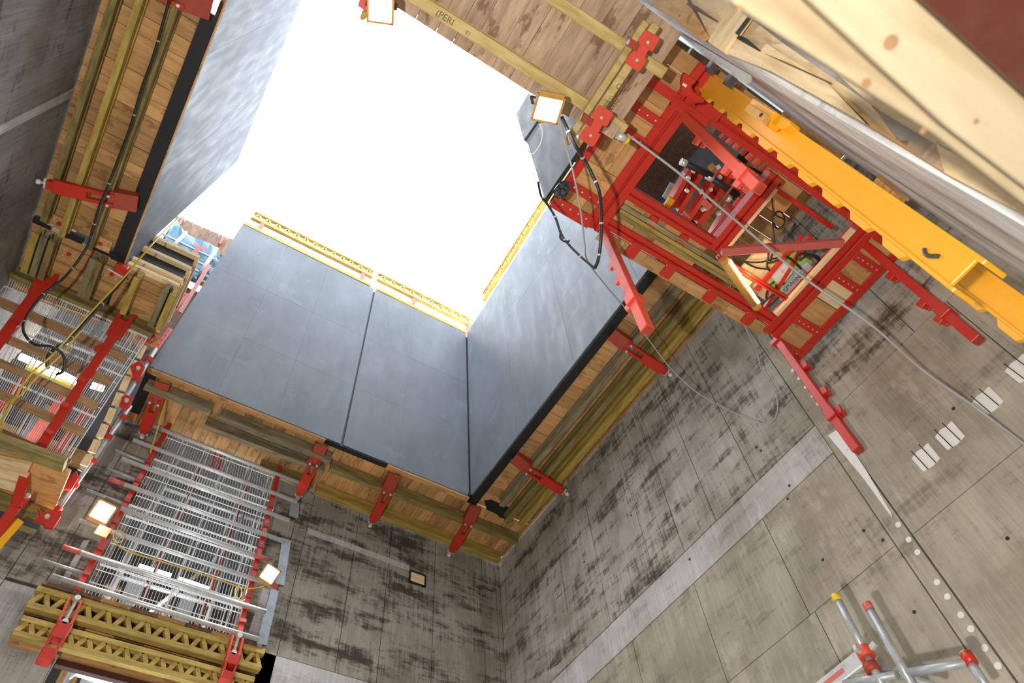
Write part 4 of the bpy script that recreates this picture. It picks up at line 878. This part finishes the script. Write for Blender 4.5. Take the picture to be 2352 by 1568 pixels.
build('shoe_tail', MB().poly([at(*q, x=kx+.03) for q in [(1768, 278), (1784, 258), (1815, 276), (1812, 286), (1795, 297)]], (.08, 0, 0)), 'rail_orange', t, bevel=.006)
build('shoe_hole', MB().disc(at(1748, 264, x=kx-.032), (-1, 0, 0), .012, .004, 8), 'black_board', t)
t = thing('rail_claw', at(1590, 200, z=5.1), 'red hooked claw gripping the top of the long orange rail', 'claw')
zc = 4.95
build('claw_body', MB().poly([at(1420+q[0]*.1981, q[1]*.1981, z=zc) for q in [(750, 870), (780, 850), (830, 880), (905, 930), (895, 970), (850, 990), (870, 1060), (1010, 1150), (1000, 1190), (900, 1200), (740, 1080), (735, 950)]], (0, 0, .05)), 'red_paint', t, bevel=.006)
build('claw_label', MB().poly([at(1420+q[0]*.1981, q[1]*.1981, z=zc-.003) for q in [(740, 985), (755, 960), (800, 985), (785, 1015)]], (0, 0, .002)), 'white_plastic', t)
# wall behind rails
t = thing('steel_pipe', at(1640, 160, y=-.1), 'grey steel pipe with clips running up beside the orange rail', 'pipe')
P, Q = V((1.95, -.12, 7.5)), V((1.95, -.12, 4.4))
build('pipe_body', MB().tube(P, Q, .026, 12), 'galvanised', t, smooth=True)
for zz in (5.0, 5.5, 4.6): build('pipe_clip', MB().bar((1.95, -.09, zz), (1.95, -.02, zz), .05, .05), 'steel_dark', t)
t = thing('timber_block', at(2025, 440, y=-.12), 'square timber block wedged between the orange rail and the concrete', 'timber block')
build('block_body', MB().poly([at(*q, x=3.0) for q in [(1989, 436), (2014, 406), (2052, 438), (2032, 465)]], (.12, 0, 0)), 'plank_y', t, bevel=.004)
build('wedge', MB().poly([at(*q, x=3.05) for q in [(2012, 404), (2020, 400), (2078, 448), (2072, 454)]], (.05, 0, 0)), 'plank_z', t)
build('concrete_facing', MB().box(1.6, 4.4, YF, YF+.02, 1.2, 12.9), 'concrete_silver', wf, None)

# ================================================================== DOORWAY HEAD AND JAMB NEAR THE CAMERA
jm = thing('plywood_jamb', (1.58, -.4, 1.5), 'patched plywood lining on the reveal beside the near concrete', 'lining')
XJ = 1.50
def jp(pts, mat, name='lining_sheet', dx=0., th=.015): return build(name, MB().poly([at(*q, x=XJ+dx) for q in pts], (th, 0, 0)), mat, jm)
jp([(1500, -30), (1560, -30), (1628, 85), (1612, 92), (1500, 12)], 'plank_z')
jp([(1560, -60), (1700, -60), (1680, 20), (1630, 85)], 'pine_z', dx=.012)
jp([(1683, 0), (1718, 38), (1660, 118), (1626, 95)], 'pine_y', 'batten', dx=-.02, th=.03)
jp([(1718, 38), (1800, 100), (1745, 118), (1690, 78)], 'pine_z', dx=.03)
jp([(1690, 78), (1745, 118), (1760, 100), (1900, 190), (2000, 290), (1768, 161), (1660, 118)], 'pine_z')
jp([(1760, 102), (1800, 100), (2000, 240), (2060, 320), (1900, 190)], 'pine_z', dx=.01)
jp([(1900, 190), (2060, 320), (2170, 397), (1991, 286)], 'plank_z')
jp([(2060, 320), (2150, 330), (2200, 380), (2170, 397)], 'ply_pink', dx=.004)
jp([(2150, 330), (2420, 480), (2420, 540), (2352, 491), (2170, 397)], 'pine_z')
jp([(1900, 150), (2160, 300), (2150, 330), (2000, 240)], 'pine_z', dx=.01)
jp([(1700, -60), (2000, -60), (2420, 300), (2420, 480), (2160, 330), (1900, 150), (1718, 38)], 'pine_z', dx=.05)
build('dark_crack', MB().poly([at(*q, x=XJ-.002) for q in [(1690, 78), (1716, 88), (1748, 117), (1744, 118), (1712, 100), (1688, 86)]], (.004, 0, 0)), 'black_board', jm)
build('dark_crack', MB().poly([at(*q, x=XJ-.022) for q in [(1717, 38), (1723, 42), (1694, 80), (1688, 76)]], (.004, 0, 0)), 'black_board', jm)
build('dark_crack', MB().poly([at(*q, x=XJ-.002) for q in [(1755, 123), (1800, 140), (1910, 190), (1908, 193), (1800, 144)]], (.004, 0, 0)), 'ply_brown', jm)
build('dark_crack', MB().poly([at(*q, x=XJ-.002) for q in [(1580, 6), (1600, 14), (1648, 48), (1646, 51), (1595, 22), (1576, 10)]], (.004, 0, 0)), 'ply_brown', jm)
t = thing('door_head', (.9, -.2, 1.0), 'big blurred pine boards of the opening head right over the camera', 'lintel')
def hd(pts, z, mat, th, name='head_board'): return build(name, MB().poly([at(*q, z=z) for q in pts], (0, 0, th)), mat, t, bevel=.003)
hd([(1640, -60), (1690, 13), (1900, 150), (2150, 310), (2420, 520), (2500, 480), (2200, 240), (1950, 60), (1820, -60)], 1.02, 'head_pine', .05)
hd([(1795, -60), (1880, 20), (2020, 150), (2180, 295), (2500, 540), (2500, 300), (2110, -60)], .97, 'head_pine', .04)
build('knot', MB().disc(at(2046, 97, z=.9695), (0, 0, -1), .010, .0006, 16), 'knot_brown', t); build('knot', MB().disc(at(2242, 278, z=.9695), (0, 0, -1), .004, .0006, 10), 'knot_brown', t)
for q, rr_ in (((1700, 20), .004), ((1990, 190), .007), ((2120, 300), .005)): build('knot', MB().disc(at(*q, z=1.0195), (0, 0, -1), rr_, .0006, 12), 'knot_brown', t)
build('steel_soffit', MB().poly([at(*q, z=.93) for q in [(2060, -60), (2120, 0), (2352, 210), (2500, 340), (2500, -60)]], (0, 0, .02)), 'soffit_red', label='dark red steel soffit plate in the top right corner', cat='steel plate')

# ================================================================== CABLES
def cable(name, pts, rad, mat, label, sub=6, group=None, ties=()):
    pp = curve_pts(pts, sub); o = build(name, MB().pipe(pp, rad, 8), mat, label=label, cat='cable', group=group, smooth=True)
    for i in ties:
        c = pp[min(i, len(pp)-2)]; q = pp[min(i+1, len(pp)-1)]; build('cable_tie', MB().tube(c, c+(q-c).normalized()*.012, rad*1.25, 8), 'cable_grey', o)
    return o
cable('power_cable', [at(395, -20, z=6.75), at(385, 15, z=6.75), at(352, 130, z=6.75), at(325, 205, z=6.75), at(300, 290, z=6.75), at(270, 370, z=6.72), at(243, 440, z=6.66), at(228, 475, z=6.66), at(212, 530, z=6.7), at(198, 570, z=6.6), at(150, 635, z=6.4), at(100, 675, z=6.1), at(62, 725, z=5.8), at(54, 760, z=5.6), at(78, 790, z=5.5), at(118, 796, z=5.5), at(145, 815, z=5.5), at(146, 850, z=5.5), at(130, 860, z=5.5)], .0125, 'cable_black', 'thick black cable hanging down the left ledge into a loop', ties=(10, 22, 34, 46, 58, 66, 74, 82))
cable('power_cable', [at(294, 628, z=6.6), at(250, 680, z=6.4), at(205, 730, z=6.1), at(165, 775, z=5.8), at(132, 797, z=5.6), at(112, 815, z=5.5), at(108, 840, z=5.5), at(112, 846, z=5.5)], .016, 'cable_black', 'thinner black cable running diagonally to the same loop', ties=(8, 18, 28))
cable('extension_cord', [at(412, 498, x=-1.2), at(350, 560, z=6.95), at(295, 625, z=6.6), at(215, 710, z=6.2), at(165, 765, z=5.8), at(120, 815, z=5.5), at(70, 860, z=5.4), at(30, 920, z=5.3), at(-10, 985, z=5.2)], .009, 'cable_yellow', 'thin yellow cord from the left panel tip down to the left edge', group='thin yellow cords')
cable('extension_cord', [at(185, 760, z=5.7), at(140, 815, z=5.5), at(88, 862, z=5.4), at(50, 905, z=5.3), at(15, 930, z=5.3), at(0, 1000, z=5.2)], .008, 'cable_yellow', 'second thin yellow cord beside the first over the leaning screen', group='thin yellow cords')
cable('extension_cord', [at(388, 895, y=6.0), at(378, 930, y=6.1), at(362, 985, y=6.3), at(345, 1040, y=6.45)], .010, 'cable_yellow', 'yellow cord hanging beside the left bracket of the far ledge', group='thin yellow cords')
cable('extension_cord', [at(268, 1250, y=6.4), at(300, 1268, y=6.4), at(390, 1295, y=6.4), at(500, 1330, y=6.4), at(560, 1350, y=6.4), at(600, 1348, y=6.4), at(614, 1338, y=6.4)], .007, 'cable_yellow', 'yellow cord strung across the far mesh screen between work lights', group='thin yellow cords')
cable('cord_coil', [at(272+12*math.cos(i*.8), 1232+14*math.sin(i*.8), y=6.38) for i in range(20)], .006, 'cable_yellow', 'small coil of yellow cord by the left far work light')
cable('cord_coil', [at(547+8*math.cos(i*.8), 1360+14*math.sin(i*.8), y=6.38) for i in range(20)], .006, 'cable_yellow', 'small coil of yellow cord by the right far work light')
cable('power_cable', [at(1290, 268, z=4.5), at(1305, 300, z=4.45), at(1322, 335, z=4.4), at(1345, 372, z=4.4), at(1362, 405, z=4.35), at(1376, 440, z=4.3), at(1381, 490, z=4.3), at(1380, 550, z=4.25), at(1374, 595, z=4.2), at(1366, 616, z=4.2)], .0115, 'cable_black', 'taped black cable bundle dropping from the near work light', ties=(6, 16, 26, 38, 46))
cable('power_cable', [at(1366, 616, z=4.2), at(1335, 590, z=4.3), at(1305, 560, z=4.4), at(1288, 535, z=4.45), at(1276, 500, z=4.5), at(1258, 470, z=4.6), at(1243, 450, z=4.7), at(1236, 418, z=4.8)], .0085, 'cable_black', 'black cable with silver connectors rising left of the red frame', ties=(6, 14, 24, 34))
cable('cable_loop', [at(1288, 530, z=4.45), at(1287, 546, z=4.45), at(1298, 555, z=4.42), at(1308, 553, z=4.4)], .007, 'cable_black', 'little slack loop beside the rising black cable')
cable('lamp_flex', [at(1287, 275, z=4.5), at(1296, 320, z=4.5), at(1310, 370, z=4.5), at(1324, 430, z=4.5), at(1336, 500, z=4.55), at(1343, 560, z=4.6), at(1350, 600, z=4.7), at(1395, 660, z=5.0), at(1440, 712, z=5.25), at(1490, 780, z=5.5), at(1540, 845, z=5.6), at(1600, 900, z=5.4), at(1660, 935, z=5.2), at(1720, 962, z=5.0), at(1765, 974, z=4.8), at(1785, 945, z=4.9), at(1780, 900, z=5.0), at(1750, 850, z=5.2), at(1742, 820, z=5.3), at(1728, 785, z=5.3), at(1708, 742, z=5.25)], .0062, 'cable_grey', 'long grey flex looping from the near work light over the right wall')
cable('guy_cable', [at(1440, 308, z=4.62), at(1560, 398, z=4.5), at(1700, 515, z=4.4), at(1850, 640, z=4.2), at(2000, 745, z=3.9), at(2120, 850, z=3.7), at(2240, 935, z=3.35), at(2400, 1055, z=3.05)], .0085, 'cable_grey', 'taut grey cable crossing the red frame to the right edge')
cable('lamp_flex', [at(1240, 285, z=4.7), at(1246, 300, z=4.7), at(1243, 325, z=4.7), at(1232, 345, z=4.7), at(1222, 353, z=4.7), at(1212, 345, z=4.7)], .006, 'white_wire', 'thin white flex curling under the near work light')

# ================================================================== POLYSTYRENE BLOCK-OUTS
G17 = 'white polystyrene block-outs in the right wall'
for i, ((cx_, cy_), l) in enumerate((((2125, 1050), 'white block-out lowest in the row, nearest the hanging leg'), ((2180, 1000), 'white block-out second from the bottom of the row'), ((2266, 921), 'white ragged block-out beside the grey cable'), ((2345, 846), 'white block-out cut by the right edge of the view'))):
    c = at(cx_, cy_, x=XW-.01); t = thing('polystyrene_block', c, l, 'block-out', G17)
    build('foam_body', MB().poly([(XW-.012, c.y+a, c.z+b) for a, b in ((-.075, -.08), (.0, -.09), (.075, -.075), (.08, .07), (.02, .085), (-.03, .075), (-.08, .08))], (.03, 0, 0)), 'polystyrene', t, bevel=.004)
    for a in (-.035, .035): build('rebar_wire', MB().tube((XW-.018, c.y+a, c.z-.095), (XW-.018, c.y+a+.01, c.z+.11), .0035, 6), 'cable_black', t)
t = thing('recess_box', at(960, 1329, y=YW-.01), 'small boarded recess with dark rim in the far wall', 'block-out')
c = at(959, 1329, y=YW-.01)
build('recess_rim', MB().bar(c+V((-.11, 0, .09)), c+V((.11, 0, .09)), .02, .02).bar(c+V((-.11, 0, -.08)), c+V((.11, 0, -.08)), .02, .02).bar(c+V((-.11, 0, -.09)), c+V((-.11, 0, .09)), .02, .02, (0, 1, 0)).bar(c+V((.11, 0, -.09)), c+V((.11, 0, .09)), .02, .02, (0, 1, 0)), 'black_board', t)
build('recess_board', MB().box(c.x-.10, c.x+.10, YW-.008, YW+.004, c.z-.075, c.z+.085), 'pine_x', t)
t = thing('vent_block', at(682, 1172, y=YW-.03), 'small grey metal block on the far wall under the ledge bracket', 'block')
build('block_body', MB().poly([at(*q, y=YW-.06) for q in [(670, 1150), (688, 1154), (686, 1186), (666, 1180)]], (0, .05, 0)), 'lead_sheet', t, bevel=.004)

# ================================================================== SCAFFOLD TOP BOTTOM RIGHT
XS = 3.7
G18 = 'scaffold tubes at the bottom right'
def S(px, py, x=XS): return at(px, py, x=x)
def stube(a, b, rad, label, cap=None, xa=XS, xb=XS, mat='tube_grey', band=None):
    A, B = S(*a, xa), S(*b, xb); t = thing('scaffold_tube', B, label, 'tube', G18)
    build('tube_body', MB().tube(A, B, rad, 14), mat, t, smooth=True)
    if cap: build('end_cap', MB().tube(A-(B-A).normalized()*.025, A+(B-A).normalized()*.02, rad*1.12, 14), cap, t, smooth=True)
    return t
stube((1922, 1374), (1989, 1501), .024, 'upright tube with yellow cap above the red coupler', 'yellow_paint')
stube((1995, 1394), (2110, 1600), .024, 'long upright tube with faded red tip', 'red_pale')
stube((1989, 1500), (2035, 1590), .022, 'short tube below the red coupler')
stube((2221, 1508), (2275, 1590), .022, 'right hand upright tube with yellow cap', 'yellow_paint')
stube((2085, 1545), (2222, 1521), .022, 'level tube reaching to the right hand upright')
stube((1940, 1570), (2060, 1549), .022, 'level tube end left of the crossing')
stube((2010, 1532), (2160, 1580), .022, 'sloping tube crossing behind the long upright', xa=XS+.08, xb=XS+.08)
t = thing('scaffold_coupler', S(1990, 1500), 'red rosette coupler with wedges at the tube crossing', 'coupler', G18)
c = S(1988, 1499); build('rosette', MB().tube(c+V((0, 0, .03)), c+V((0, 0, -.03)), .045, 12), 'red_light', t, smooth=True)
build('lower_rosette', MB().tube(c+V((0, .01, -.06)), c+V((0, .01, -.11)), .04, 12), 'red_dull', t, smooth=True)
for a in (0, 1.6, 3.1, 4.7): build('wedge', MB().bar(c+V((.03*math.cos(a), .03*math.sin(a), .0)), c+V((.08*math.cos(a), .08*math.sin(a), .01)), .02, .03), 'galvanised', t)
t = thing('scaffold_coupler', S(2222, 1508), 'small red clamp at the right hand upright', 'coupler', G18)
c = S(2226, 1512); build('clamp_ring', MB().tube(c+V((0, 0, .03)), c+V((0, 0, -.03)), .03, 12), 'red_paint', t, smooth=True)
t = thing('scaffold_plank', S(1930, 1545), 'aluminium scaffold plank with a faded red stripe at the bottom edge', 'plank', G18)
A, B = S(1978, 1512), S(1880, 1590); build('plank_body', MB().bar(A, B, .09, .04, (1, 0, 0)), 'galvanised', t, bevel=.006)
build('stripe', MB().bar(A.lerp(B, .35)+V((-.022, 0, 0)), A.lerp(B, .8)+V((-.022, 0, 0)), .025, .004, (1, 0, 0)), 'red_pale', t)
